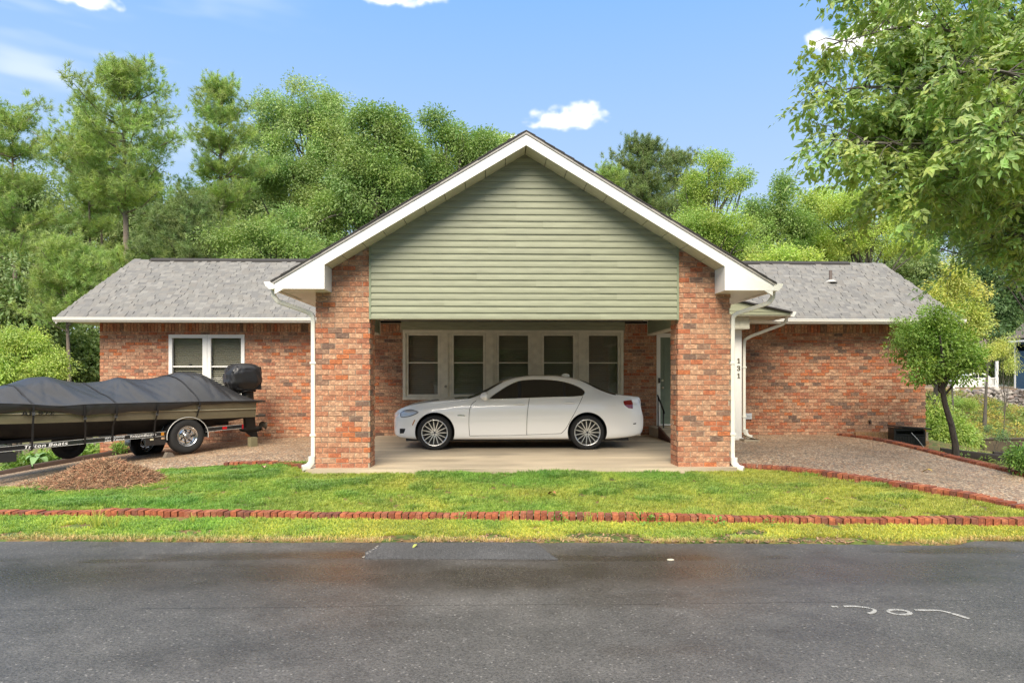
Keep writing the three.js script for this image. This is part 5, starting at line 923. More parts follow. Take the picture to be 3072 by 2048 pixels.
broadTree('leafy_tree', 'fresh green tree behind the gable slope above the ridge', 34, 1680, [[1620, 520, 70, 55], [1690, 530, 70, 60], [1740, 580, 70, 45], [1590, 560, 50, 45]], mBright, { geo: G.mid, per: 80, tr: .2 });
broadTree('leafy_tree', 'pale yellow green bush top along the ridge', 30, 1820, [[1800, 595, 50, 30], [1850, 592, 40, 28], [1760, 602, 40, 25]], mLime, { geo: G.mid, per: 110, tr: .12 });
broadTree('leafy_tree', 'broad tree at the far edge of the wood beyond the golden tree', 78, 2150, [[2140, 490, 80, 70], [2230, 540, 70, 70], [2110, 560, 60, 60], [2300, 600, 70, 70]], mOak, { geo: G.far, per: 34, tr: .35 });
broadTree('leafy_tree', 'distant tall tree standing behind the hanging branches', 95, 2260, [[2200, 460, 60, 60], [2260, 500, 70, 70], [2330, 530, 60, 70]], mOak, { geo: G.far, per: 26, tr: .35 });
broadTree('leafy_tree', 'golden yellow leafed tree beyond the wing corner', 31, 2195, [[2185, 640, 42, 40], [2165, 690, 38, 50], [2215, 690, 45, 45], [2240, 740, 40, 45], [2190, 750, 50, 50]], mYellow, { geo: G.mid, per: 95, tr: .06, hole: .42 });
broadTree('leafy_tree', 'dark blue green evergreen behind the golden tree', 52, 2262, [[2290, 640, 60, 50], [2310, 700, 60, 60], [2270, 740, 55, 50], [2340, 650, 40, 60]], mDeep, { geo: G.far, per: 44, tr: .12 });
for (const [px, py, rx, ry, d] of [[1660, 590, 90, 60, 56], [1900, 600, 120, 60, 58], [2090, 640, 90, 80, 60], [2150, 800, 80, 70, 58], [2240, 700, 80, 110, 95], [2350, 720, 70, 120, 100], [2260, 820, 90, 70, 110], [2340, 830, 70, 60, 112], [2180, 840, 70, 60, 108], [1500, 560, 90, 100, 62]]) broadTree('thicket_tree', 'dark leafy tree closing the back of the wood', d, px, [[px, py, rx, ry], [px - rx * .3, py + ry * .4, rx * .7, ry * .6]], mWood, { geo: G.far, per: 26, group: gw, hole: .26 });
broadTree('yellow_shrub', 'thin yellow leafed sapling in front of the blue house', 40, 2300, [[2300, 800, 32, 26], [2325, 835, 26, 26], [2270, 810, 22, 20]], mYellow, { geo: G.fine, per: 90, tr: .03, hole: .5, cat: 'shrub', size: 1.4 });
// ---- bushes
broadTree('lime_bush', 'bright lime green bush behind the covered boat', 21, 60, [[55, 790, 40, 50], [20, 830, 50, 50], [95, 830, 45, 42], [120, 850, 40, 28], [50, 870, 70, 40]], mLime, { geo: G.fine, per: 330, tr: .06, bark: mBarkDark, cat: 'shrub', size: 1.1 });
broadTree('shrub', 'light green shrub behind the crooked trunk of the little tree', 19, 2160, [[2150, 950, 28, 60], [2190, 985, 40, 45], [2215, 1010, 35, 30], [2140, 1010, 25, 40]], mBright, { geo: G.fine, per: 330, tr: .05, bark: mBarkDark, cat: 'shrub', size: 1.1 });
broadTree('shrub', 'dark green shrub at the end of the bed edging bricks', 11.6, 2345, [[2345, 1050, 22, 30], [2370, 1060, 30, 36]], mLawnL, { geo: G.tiny, per: 900, tr: .02, bark: mBarkDark, cat: 'shrub', size: 1.1 });
broadTree('shrub', 'leafy shrub on the slope below the rubble wall', 46, 2210, [[2200, 925, 22, 16], [2225, 930, 20, 14]], mBright, { geo: G.mid, per: 160, tr: .05, cat: 'shrub', size: .8 });
broadTree('shrub', 'small dark shrub alone on the dry slope', 38, 2270, [[2268, 985, 9, 7]], mDeep, { geo: G.mid, per: 260, tr: .03, cat: 'shrub', size: .55 });
broadTree('shrub', 'small dark sapling tuft in front of the concrete wall', 22, 2312, [[2300, 1000, 9, 9]], mDeep, { geo: G.fine, per: 700, tr: .015, cat: 'shrub', size: .7 });
// ---- the little tree with the crooked trunk
{
  const r = rng(61), f = at(2197, 1052, 14), t = thing('ornamental_tree', 'little round headed tree with a crooked dark trunk in the planting bed', 'tree', [f.x, f.y - .06, f.z]);
  const q = (px, py, dd = 0) => at(px, py, 14 + dd).sub(t.position);
  obj('trunk', limb([q(2197, 1058), q(2195, 1020), q(2186, 975), q(2172, 930), q(2166, 895), q(2166, 870)], [.085, .066, .06, .055, .052, .048], 10), mBarkDark, t);
  const br = (p, rad) => obj('limb', limb(p, rad, 8), mBarkDark, t);
  br([q(2167, 880), q(2160, 850), q(2150, 800)], [.05, .035, .012]); br([q(2167, 878), q(2172, 840), q(2185, 790)], [.05, .035, .012]); br([q(2168, 890), q(2185, 855), q(2215, 810, .3)], [.042, .03, .01]); br([q(2165, 900), q(2158, 880), q(2130, 882), q(2105, 876)], [.03, .022, .016, .008]); br([q(2168, 885), q(2166, 830, -.2), q(2160, 770, -.4)], [.04, .03, .01]); br([q(2166, 905), q(2158, 895), q(2160, 870, .3), q(2125, 820, .5)], [.03, .03, .022, .01]); br([q(2172, 905), q(2190, 885), q(2205, 862, -.3)], [.024, .02, .008]);
  const B = [[2150, 790, 62, 58], [2105, 800, 50, 48], [2205, 800, 52, 55], [2160, 745, 58, 40], [2235, 815, 34, 42], [2150, 715, 26, 30], [2095, 770, 40, 26], [2185, 850, 50, 26], [2120, 850, 44, 24]].map(([px, py, a, b]) => { const c = q(px, py, rr(-.3, .3, r)); return [c.x, c.y, c.z, a / 112, b / 112, a / 120]; });
  const pl = lobes(B, 330, r, 1.15, .46);
  for (let i = 0; i < 70; i++) { const a = rr(2050, 2120, r), b = rr(735, 800, r); pl.push([q(a, b, rr(-.2, .2, r)), rr(.3, .6, r), tint(r)]); }
  spread(t, 'crown', G.orn, leafMat(.25, .41, .05, .48), pl);
}
// ---- the big tree whose branches hang in from the right: trunk stands outside the picture
{
  const r = rng(62), base = V(11.6, H(11.6, 8.6) - .1, -8.6), t = thing('shade_tree', 'large tree whose leafy branches hang over the lawn and drive', 'tree', [base.x, base.y, base.z]);
  const q = (px, py, d = 8.6) => at(px, py, d).sub(base);
  obj('trunk', limb([V(0, 0, 0), V(-.1, 1.6, 0), V(-.4, 3.4, .1), V(-1, 5.2, 0), V(-1.2, 7.5, -.2), V(-1, 9.5, 0)], [.36, .29, .26, .22, .16, .08], 12), mBarkGrey, t);
  // a drooping spray: twig with compound leaves of five to seven leaflets
  const spray = (seed, L = .34) => {
    const rs = rng(seed), P = [], C = []; const tri = (a, b, c, col) => { for (const v of [a, b, c]) { P.push(v.x, v.y, v.z); C.push(...col); } };
    tri(V(-.003, 0, 0), V(.003, 0, 0), V(0, -.03 * 4, L), [.4, .3, .3]);
    for (let k = 0; k < 5; k++) {
      const o = V(0, 0, 0).add(V(rr(-.03, .03, rs), -.03 * k, L * (.12 + k * .2))), dir = V(rr(-1, 1, rs), rr(-.55, .3, rs), rr(-.1, 1, rs)).normalize();
      const nn = 3 + Math.floor(rs() * 2) * 2, nrm = V(rr(-.4, .4, rs), 1, rr(-.4, .4, rs)).normalize(), sd = new THREE.Vector3().crossVectors(dir, nrm).normalize();
      for (let i = 0; i < nn; i++) {
        const last = i === nn - 1, sgn = i % 2 ? 1 : -1, st = o.clone().addScaledVector(dir, last ? .11 : .03 + .03 * Math.floor(i / 2)), ld = last ? dir.clone() : dir.clone().multiplyScalar(.55).addScaledVector(sd, sgn * .9).normalize(); ld.y -= rr(.0, .35, rs); ld.normalize();
        const l = rr(.07, .11, rs), w = l * .25, n2 = nrm.clone().add(V(rr(-.5, .5, rs), 0, rr(-.5, .5, rs))).normalize(), s2 = new THREE.Vector3().crossVectors(ld, n2).normalize(), t0 = rr(.78, 1.25, rs), col = [t0 * rr(.9, 1.15, rs), t0, t0 * .9];
        const a = st, b = st.clone().addScaledVector(ld, l), m1 = st.clone().addScaledVector(ld, l * .42).addScaledVector(s2, w), m2 = st.clone().addScaledVector(ld, l * .42).addScaledVector(s2, -w); m1.y += w * .3; m2.y += w * .3; b.y -= l * .1; tri(a, m1, b, col); tri(a, b, m2, col);
      }
    }
    const g = new THREE.BufferGeometry(); g.setAttribute('position', new THREE.Float32BufferAttribute(P, 3)); g.setAttribute('color', new THREE.Float32BufferAttribute(C, 3)); g.computeVertexNormals(); return g;
  };
  const sg = [spray(1), spray(2), spray(3), spray(4)], mShade = leafMat(.34, .48, .11, .55);
  // boughs, in the photograph's px at a distance
  const boughs = [[[2420, 330, 8.8], [2250, 250, 8.6], [2050, 200, 8.4], [1850, 215, 8.3]], [[2420, 330, 8.8], [2240, 330, 8.3], [2060, 330, 8.0], [1900, 320, 7.9]], [[2450, 250, 9], [2300, 120, 8.9], [2120, 60, 8.8], [1930, 95, 8.6]], [[2450, 180, 9], [2300, 20, 9.2], [2100, -30, 9.2], [1910, 8, 9]], [[2440, 400, 8.6], [2290, 400, 8.2], [2130, 420, 8.0], [2010, 415, 7.9]], [[2450, 460, 8.8], [2340, 470, 8.9], [2230, 470, 9], [2180, 455, 9]], [[2450, 480, 8.8], [2370, 540, 9.2], [2300, 550, 9.4], [2240, 520, 9.4]], [[2450, 90, 8], [2380, -60, 7.6], [2250, -90, 7.4], [2120, -60, 7.4]], [[2460, 300, 8], [2380, 200, 7.4], [2280, 160, 7.2], [2190, 170, 7.1]], [[2460, 420, 8], [2380, 330, 7.3], [2300, 300, 7.2], [2220, 330, 7.1]]];
  const mass = [], own = [];
  boughs.forEach((b, bi) => {
    const P = b.map(([x, y, d]) => q(x, y, d)), c = new THREE.CatmullRomCurve3(P), pts = c.getPoints(14), tw = [];
    obj('bough', limb([V(-.4, 3.4 + bi * .18, .1), ...pts], [.07, ...pts.map((_, i) => .032 * (1 - i / 15) + .003)], 7), mBarkGrey, t);
    const L = c.getLength(), n = Math.round(L * 15);
    for (let i = 0; i < n; i++) {
      const u = rr(.06, 1, r), p = c.getPoint(u), w = (.22 + .62 * Math.sin(Math.min(1, (1 - u) * 1.25 + .12) * Math.PI / 2)) * 1.0, e = p.clone().add(V(rr(-1, .7, r) * w, rr(-.7, .6, r) * w, rr(-1, 1, r) * w));
      tw.push(limb([p, p.clone().lerp(e, .5).add(V(0, .06, 0)), e], [.009, .006, .003], 4));
      const k = 2 + Math.floor(r() * 3); for (let j = 0; j < k; j++) { const s = rr(.25, 1.05, r), o = p.clone().lerp(e, s).add(V(rr(-.1, .1, r), rr(-.12, .05, r), rr(-.1, .1, r))), yaw = Math.atan2(e.x - p.x, e.z - p.z) + rr(-.9, .9, r), pit = rr(.1, .9, r), sc = rr(.8, 1.15, r); ((u > .62 && own.length < 280 && r() < .7) ? own : mass).push([o, yaw, pit, sc, Math.floor(r() * 4)]); }
    }
    stuff(obj('twigs', tw, mBarkGrey, t));
  });
  const ownMats = [mShade, leafMat(.38, .49, .09, .55), leafMat(.30, .43, .11, .55)];
  for (const [o, yaw, pit, sc, k] of own) { const m = finish(new THREE.Mesh(sg[k], ownMats[Math.floor(r() * 3)])); m.name = 'leaf_spray'; m.position.copy(o); m.rotation.set(pit, yaw, rr(-.5, .5, r), 'YXZ'); m.scale.setScalar(sc); t.add(m); }
  // the mass behind: fill of the crown
  const fill = [[2200, 140, 130, 100, 9.3], [2300, 60, 100, 80, 9.4], [2300, 260, 110, 90, 9.2], [2180, 300, 110, 80, 9.0], [2060, 270, 90, 60, 8.8], [2340, 420, 80, 60, 9.6], [2240, 390, 100, 50, 9.0], [2090, 130, 80, 55, 9.2], [2400, 200, 120, 160, 8.6], [2430, 430, 70, 80, 9.6], [2330, 530, 45, 45, 9.7], [2360, 600, 30, 30, 9.7]];
  for (const [px, py, a, b, d] of fill) { const c = q(px, py, d), s = d / 1568, n = Math.round(a * b * .034); for (let i = 0; i < n; i++) { let v; do v = V(rr(-1, 1, r), rr(-1, 1, r), rr(-1, 1, r)); while (v.lengthSq() > 1); if (vnoise(v.x * 3 + px, v.y * 3 + v.z * 2, 9) < .34) continue; mass.push([c.clone().add(V(v.x * a * s, v.y * b * s, v.z * a * s * .7)), rr(0, 6.28, r), rr(.1, .9, r), rr(.9, 1.3, r), Math.floor(r() * 4)]); } }
  const M = new THREE.Matrix4(), Q = new THREE.Quaternion();
  for (let k = 0; k < 4; k++) { const L = mass.filter((m) => m[4] === k), im = new THREE.InstancedMesh(sg[k], mShade, L.length); L.forEach(([o, yaw, pit, sc], i) => { Q.setFromEuler(new THREE.Euler(pit, yaw, rr(-.5, .5, r), 'YXZ')); M.compose(o, Q, V(sc, sc, sc)); im.setMatrixAt(i, M); im.setColorAt(i, rgb(...tint(r, .22, .14))); }); im.name = 'crown'; im.castShadow = im.receiveShadow = true; im.userData.kind = 'stuff'; t.add(im); }
}

// trees across the road, behind the photographer: the windows mirror them
[[-20, -20, 5, 6], [-9, -24, 6, 7], [3, -21, 5.5, 6.5], [14, -24, 6, 7], [26, -21, 5, 6], [-33, -26, 6, 7]].forEach(([x, d, rx, h], i) => { const r = rng(800 + i), t = thing('roadside_tree', ['leafy tree across the road from the boat', 'leafy tree across the road from the straw heap', 'leafy tree across the road from the carport', 'leafy tree across the road from the wing with the vent pipe', 'leafy tree across the road from the blue house', 'leafy tree across the road beyond the wood'][i], 'tree', [x, -.34, -d]); const B = [[0, h * .75, 0, rx, h * .55, rx], [rx * .5, h * .5, 1, rx * .7, h * .4, rx * .7], [-rx * .5, h * .45, -1, rx * .7, h * .4, rx * .7]]; limbs(V(0, 0, 0), V(.2, h, 0), .3, [], r, mBarkGrey, t); spread(t, 'crown', G.far, mOak, lobes(B, 22, r, 1.2, .25)); });

broadTree('leafy_tree', 'yellow green leafy tree behind the hanging branches beside the drive', 17, 2500, [[2340, 510, 70, 45], [2300, 560, 50, 40], [2360, 590, 40, 40], [2270, 520, 40, 30]], mLime, { geo: G.mid, per: 170, size: .6, tr: .07, hole: .45 });
// ================================================================ LAWN, VERGE, WEEDS
{
  const tuft = (n, h, seed, w = .006, lean = .5) => { const r = rng(seed), P = [], C = []; for (let i = 0; i < n; i++) { const a = rr(0, 6.28, r), x = Math.cos(a) * rr(0, .03, r), z = Math.sin(a) * rr(0, .03, r), l = h * rr(.6, 1.25, r), b = rr(.1, lean, r), dx = Math.cos(a) * b, dz = Math.sin(a) * b, s = rr(0, 6.28, r), sx = Math.cos(s) * w / 2, sz = Math.sin(s) * w / 2, t = rr(.75, 1.25, r), c = [t * rr(.9, 1.25, r), t, t * .8]; const m = [x + dx * l * .4, l * .62, z + dz * l * .4], e = [x + dx * l * 1.1, l * (1 - b * .35), z + dz * l * 1.1]; const q = [[x - sx, 0, z - sz], [x + sx, 0, z + sz], [m[0] + sx * .8, m[1], m[2] + sz * .8], [m[0] - sx * .8, m[1], m[2] - sz * .8], e]; for (const k of [0, 1, 2, 0, 2, 3, 3, 2, 4]) { P.push(...q[k]); C.push(...c); } } const g = new THREE.BufferGeometry(); g.setAttribute('position', new THREE.Float32BufferAttribute(P, 3)); g.setAttribute('color', new THREE.Float32BufferAttribute(C, 3)); g.computeVertexNormals(); return g; };
  const mGrass = leafMat(.375, .45, .07, .4); mGrass.roughness = .7;
  const nearL = leftNear.getPoints(200), nearR = rightNear.getPoints(200);
  const edgeD = (pts, x) => { for (let i = 0; i < pts.length - 1; i++) { const a = pts[i], b = pts[i + 1]; if ((a.x - x) * (b.x - x) <= 0) return -lerp(a.z, b.z, (x - a.x) / (b.x - a.x || 1e-6)); } return null; };
  const lawnTop = (x) => { if (x < -2.95) { const e = edgeD(nearL, x); return (e ?? 7) - .02; } if (x > 3.72) { const e = edgeD(nearR, x); return (e ?? 7) - .1; } return 10.36; };
  const mulch = [-5.55, 9.95];
  const r = rng(77), L = [], Vg = [], dry = [];
  const hue = (x, d) => { const n = fbm(x * .8 + 3, d * .9, 3, 131), m = fbm(x * 3, d * 3, 2, 137); const yel = clamp((n - .42) * 2.2 + .7 * sst(.5, 4.5, x) + .25 * sst(8.6, 7.6, d) + (m - .5) * .5); const t = .8 + .45 * m; return [t * lerp(.58, 1.18, yel), t * lerp(.95, 1.10, yel), t * lerp(.8, 1.15, yel)]; };
  for (let i = 0; i < 46000; i++) { const x = rr(-9.5, 6.5, r), k = kerbD(x) + .1, d = rr(k, 11.4, r), top = lawnTop(x); if (d > top) continue; if (Math.hypot((x - mulch[0]) / .85, (d - mulch[1]) / .45) < 1) continue; if (vnoise(x * 7, d * 7, 3) < .16) continue; const cl = sst(.70, .82, vnoise(x * 2.1 + 3, d * 2.6, 44)), hc = hue(x, d), kk = 1 - .16 * cl; L.push([V(x, H(x, d) - .004, -d), [hc[0] * kk * (1 - .2 * cl), hc[1] * kk, hc[2] * kk], rr(.7, 1.2, r) * (.75 + .5 * fbm(x * 1.4, d * 1.4, 2, 139)) * (1 + .55 * cl)]); }
  for (let i = 0; i < 15000; i++) { const x = rr(-7.2, 6.8, r), e = roadEdge(x), k = kerbD(x) - .1, d = e + (k - e) * Math.pow(r(), .8) + .01; const u = (d - e) / (k - e); const bare = vnoise(x * 2.2 + 9, d * 4, 5); if (bare < .22 + .25 * sst(.5, 0, u) * sst(.0, .6, x + 1)) continue; const c = hue(x, d), s = sst(.28, .0, u) * .8; Vg.push([V(x, H(x, d) - .004, -d), [lerp(c[0], 1.6, s), lerp(c[1], 1.0, s), lerp(c[2], 4.2, s)], rr(.55, 1.25, r)]); }
  const put = (name, label, geo, list, k) => { const im = new THREE.InstancedMesh(geo, mGrass, list.length), M = new THREE.Matrix4(), q = new THREE.Quaternion(); list.forEach(([p, c, s], i) => { q.setFromAxisAngle(V(0, 1, 0), rr(0, 6.28, r)); M.compose(p, q, V(s, s * k, s)); im.setMatrixAt(i, M); im.setColorAt(i, rgb(...c)); }); im.name = name; im.castShadow = im.receiveShadow = true; im.userData = { kind: 'stuff', label, category: 'grass' }; scene.add(im); };
  put('lawn_grass', 'short green and yellowing grass of the front lawn', tuft(13, .045, 1, .007, .75), L, 1);
  put('verge_grass', 'rough grass of the verge along the road', tuft(12, .042, 2, .007, .85), Vg, 1);
  // taller tufts on the verge and leaning on the edging bricks
  const tall = tuft(26, .16, 3, .006, .75), gt = 'grass tufts on the verge';
  for (const [x, d, s] of [[-4.25, 7.45, 1.5], [-4.05, 7.4, 1.3], [-2.6, 7.5, .9], [-.4, 7.2, .7], [1.05, 7.42, 1], [2.2, 7.25, .8], [-3.3, 7.6, .8], [3.1, 7.1, .9], [.15, 7.45, .8]]) { const o = obj('grass_tuft', tall, mGrass); o.position.set(x, H(x, d) - .01, -d); o.rotation.y = x * 7; o.scale.setScalar(s); tag(o, 'taller tuft of long grass growing on the verge below the edging bricks', 'grass tuft', gt); }
  // broad-leaved weeds
  const mWeed = leafMat(.2, .38, .05, .4); const gwd = 'leafy weeds against the edging bricks';
  for (const [x, d, s] of [[1.62, 7.36, .55], [1.75, 7.33, .4], [.72, 7.42, .35], [2.4, 7.25, .4], [-.35, 7.5, .3], [2.95, 7.2, .3]]) { const o = obj('weed', G.weed, mWeed); o.position.set(x, H(x, d) + .05, -d); o.rotation.y = x * 5; o.scale.setScalar(s); tag(o, 'low leafy weed growing against the front of the edging bricks', 'weed', gwd); }
  // leaf litter and wood chips on the bare patch of the verge
  const chip = box(.03, .004, .012), ci = new THREE.InstancedMesh(chip, mat(.26, .18, .115, .9), 900), M = new THREE.Matrix4(), q = new THREE.Quaternion(); for (let i = 0; i < 900; i++) { const a = r(), x = a < .7 ? rr(-.6, 3.6, r) : rr(-6, 5, r), e = roadEdge(x), d = e + Math.pow(r(), 1.6) * .4 + .005; q.setFromEuler(new THREE.Euler(rr(-.4, .4, r), rr(0, 6.28, r), rr(-.4, .4, r))); M.compose(V(x, H(x, d) + .008, -d), q, V(rr(.4, 1.4, r), 1, rr(.5, 1.5, r))); ci.setMatrixAt(i, M); ci.setColorAt(i, rgb(...(() => { const q = rr(.5, 1.5, r); return [q, q * rr(.85, 1, r), q * rr(.75, 1, r)]; })())); } ci.name = 'leaf_litter'; ci.userData = { kind: 'stuff', label: 'brown leaf litter and chips on the bare verge', category: 'litter' }; scene.add(finish(ci));
  // weeds in the hollow beyond the timber, left
  const wl = []; for (let i = 0; i < 900; i++) { const d = rr(14.2, 21, r), x = -d * .722 + rr(-1.2, 3.4, r); if (x > -9.3 && d > 15.9) continue; const c = leftFar; if (d < 15.2 && x > -9.4) continue; const edge = x < -9.26 ? lerp(15.15, 14.55, clamp((-9.26 - x) / 1)) - Math.max(0, (-10.28 - x) * .6) + .3 : 15.9; if (d < edge) continue; wl.push([V(x, H(x, d) + rr(.02, .22, r), -d), rr(.6, 1.3, r), tint(r, .25, .15)]); }
  const wt = spread(scene, 'weeds', G.weed, leafMat(.22, .38, .06, .4), wl); wt.userData.label = 'lush weeds in the hollow under and behind the boat'; wt.userData.category = 'weeds';
  const sl = []; for (let i = 0; i < 420; i++) { const d = rr(10.5, 17.5, r), x = rr(bedX(Math.min(d, 15.9)) + .45, 14, r); if (d > 15.3 && x < 10.2) continue; if (vnoise(x * 1.5, d * 1.5, 12) < .42) continue; sl.push([V(x, H(x, d) + .03, -d), rr(.25, .6, r), tint(r, .25, .15)]); } for (let i = 0; i < 2600; i++) { const d = 16 + 48 * Math.pow(r(), 1.3), x = d * rr(.60, .82, r); if (x < 10.6 && d < 23) continue; if (d < 24.2 && d > 17 && x > 15.6) continue; if (vnoise(x * .35, d * .25, 6) < .33) continue; sl.push([V(x, H(x, d) + .05, -d), rr(.7, 1.7, r) * (d > 34 ? 1.2 : 1), (() => { const y = r() < .45 ? 1 : 0, t = rr(.75, 1.2, r); return [t * lerp(.95, 1.7, y), t * lerp(1, 1.1, y), t]; })()]); }
  const ws = spread(scene, 'slope_weeds', G.weed, leafMat(.28, .38, .08, .4), sl); ws.userData.label = 'tall grass and weeds covering the slope below the neighbour'; ws.userData.category = 'weeds';
  // big-leaved plant by the timber
  const bp = thing('big_leaf_plant', 'plant with large pale leaves beside the dark timber', 'plant', [-9.95, H(-9.95, 15.2) + .0, -15.2]); for (let k = 0; k < 6; k++) { const a = k * 1.05 + .3, g = grid(6, 6, (u, v) => { const w = .09 * Math.sin(Math.min(1, u * .9 + .1) * Math.PI) * (v * 2 - 1), l = u * .26; return [Math.cos(a) * (l + .03) - Math.sin(a) * w, .22 + .05 * k * .3 + .07 * Math.sin(u * 2.4) - .2 * u * u + Math.abs(w) * .3, Math.sin(a) * (l + .03) + Math.cos(a) * w]; }); obj('leaf', g, mat(.20, .36, .13, .6, { transmission: .25, thickness: 0, side: THREE.DoubleSide }), bp); } obj('stem', limb([V(0, 0, 0), V(.01, .26, 0)], [.012, .007], 6), mat(.12, .2, .05, .7), bp);
  // pokeweed against the foundation
  broadTree('weed_plant', 'leafy weed growing against the foundation beside the trailer wheel', 15.7, 271, [[268, 1030, 10, 14], [282, 1026, 8, 10]], mWeed, { geo: G.weed, per: 1500, tr: .008, size: .45, cat: 'weed' });
  // pine straw heap
  const mp = thing('straw_heap', 'heap of brown pine straw mulch on the lawn', 'mulch heap', [mulch[0], H(...mulch) - .02, -mulch[1]]);
  const hgt = (x, z) => { const q = Math.hypot(x / .85, z / .5), n = fbm(x * 4 + 9, z * 4, 3, 151); return .4 * Math.pow(clamp(1 - q), .85) * (.75 + .5 * n); };
  obj('heap', grid(60, 40, (u, v) => { const x = (u - .5) * 2, z = (v - .5) * 1.1; return [x, hgt(x, z) - .01, z]; }), mat(.21, .135, .08, .95, { map: rep(tNoise, 4) }), mp);
  const st = limb([V(-.075, 0, 0), V(0, .014, .006), V(.075, 0, 0)], [.003, .004, .0024], 4), si = new THREE.InstancedMesh(st, mat(1, 1, 1, .9), 10000); for (let i = 0; i < 10000; i++) { const a = rr(0, 6.28, r), q0 = Math.sqrt(r()) * (i % 12 ? .97 : 1.35), x = Math.cos(a) * .85 * q0, z = Math.sin(a) * .5 * q0; q.setFromEuler(new THREE.Euler(rr(-.7, .7, r), rr(0, 6.28, r), rr(-.8, .8, r))); M.compose(V(x, hgt(x, z) + rr(0, .03, r) + (q0 > .97 ? .03 : 0), z), q, V(rr(.6, 1.3, r), 1, 1)); si.setMatrixAt(i, M); const t = rr(.35, 1.5, r), o = r() < .3 ? 1.3 : 1; si.setColorAt(i, rgb(.33 * t * o, .215 * t, .125 * t)); } si.name = 'straw'; si.userData.kind = 'stuff'; mp.add(finish(si));
  // fallen leaves
  const lf = (x, d, y, c, s, label) => { const g = grid(5, 4, (u, v) => { const w = .03 * Math.sin(u * Math.PI) * (v * 2 - 1); return [u * .12 - .06, .008 + .016 * Math.sin(u * 5) + Math.abs(w) * .3, w]; }); const o = obj('fallen_leaf', g, mat(...c, .7, { side: THREE.DoubleSide })); o.position.set(x, y + .003, -d); o.scale.setScalar(s); o.rotation.y = x * 3; tag(o, label, 'leaf'); };
  lf(7.05, 10.9, H(7.05, 10.9) + .024, [.55, .38, .06], 1.6, 'yellow fallen leaf lying on the drive'); lf(-3.55, 10.7, H(-3.55, 10.7) + .05, [.45, .32, .2], 1.4, 'dry brown leaf curled on the lawn by the short brick row'); lf(.75, 8.7, H(.75, 8.7) + .04, [.35, .16, .07], 1.3, 'red brown leaf lying in the middle of the lawn'); lf(4.1, 8.2, H(4.1, 8.2) + .04, [.4, .18, .07], 1.2, 'red brown leaf on the dry part of the lawn'); lf(-.75, 6.62, -.254, [.30, .33, .08], .7, 'small green yellow leaf on the asphalt patch');
  const pb = new THREE.IcosahedronGeometry(.022, 1); pb.scale(1.6, .35, 1); const o1 = obj('survey_disc', pb, mat(.5, .46, .36, .7)); o1.position.set(1.6, -.256, -6.1); tag(o1, 'flat pale stone lying alone on the wet road', 'stone');
}
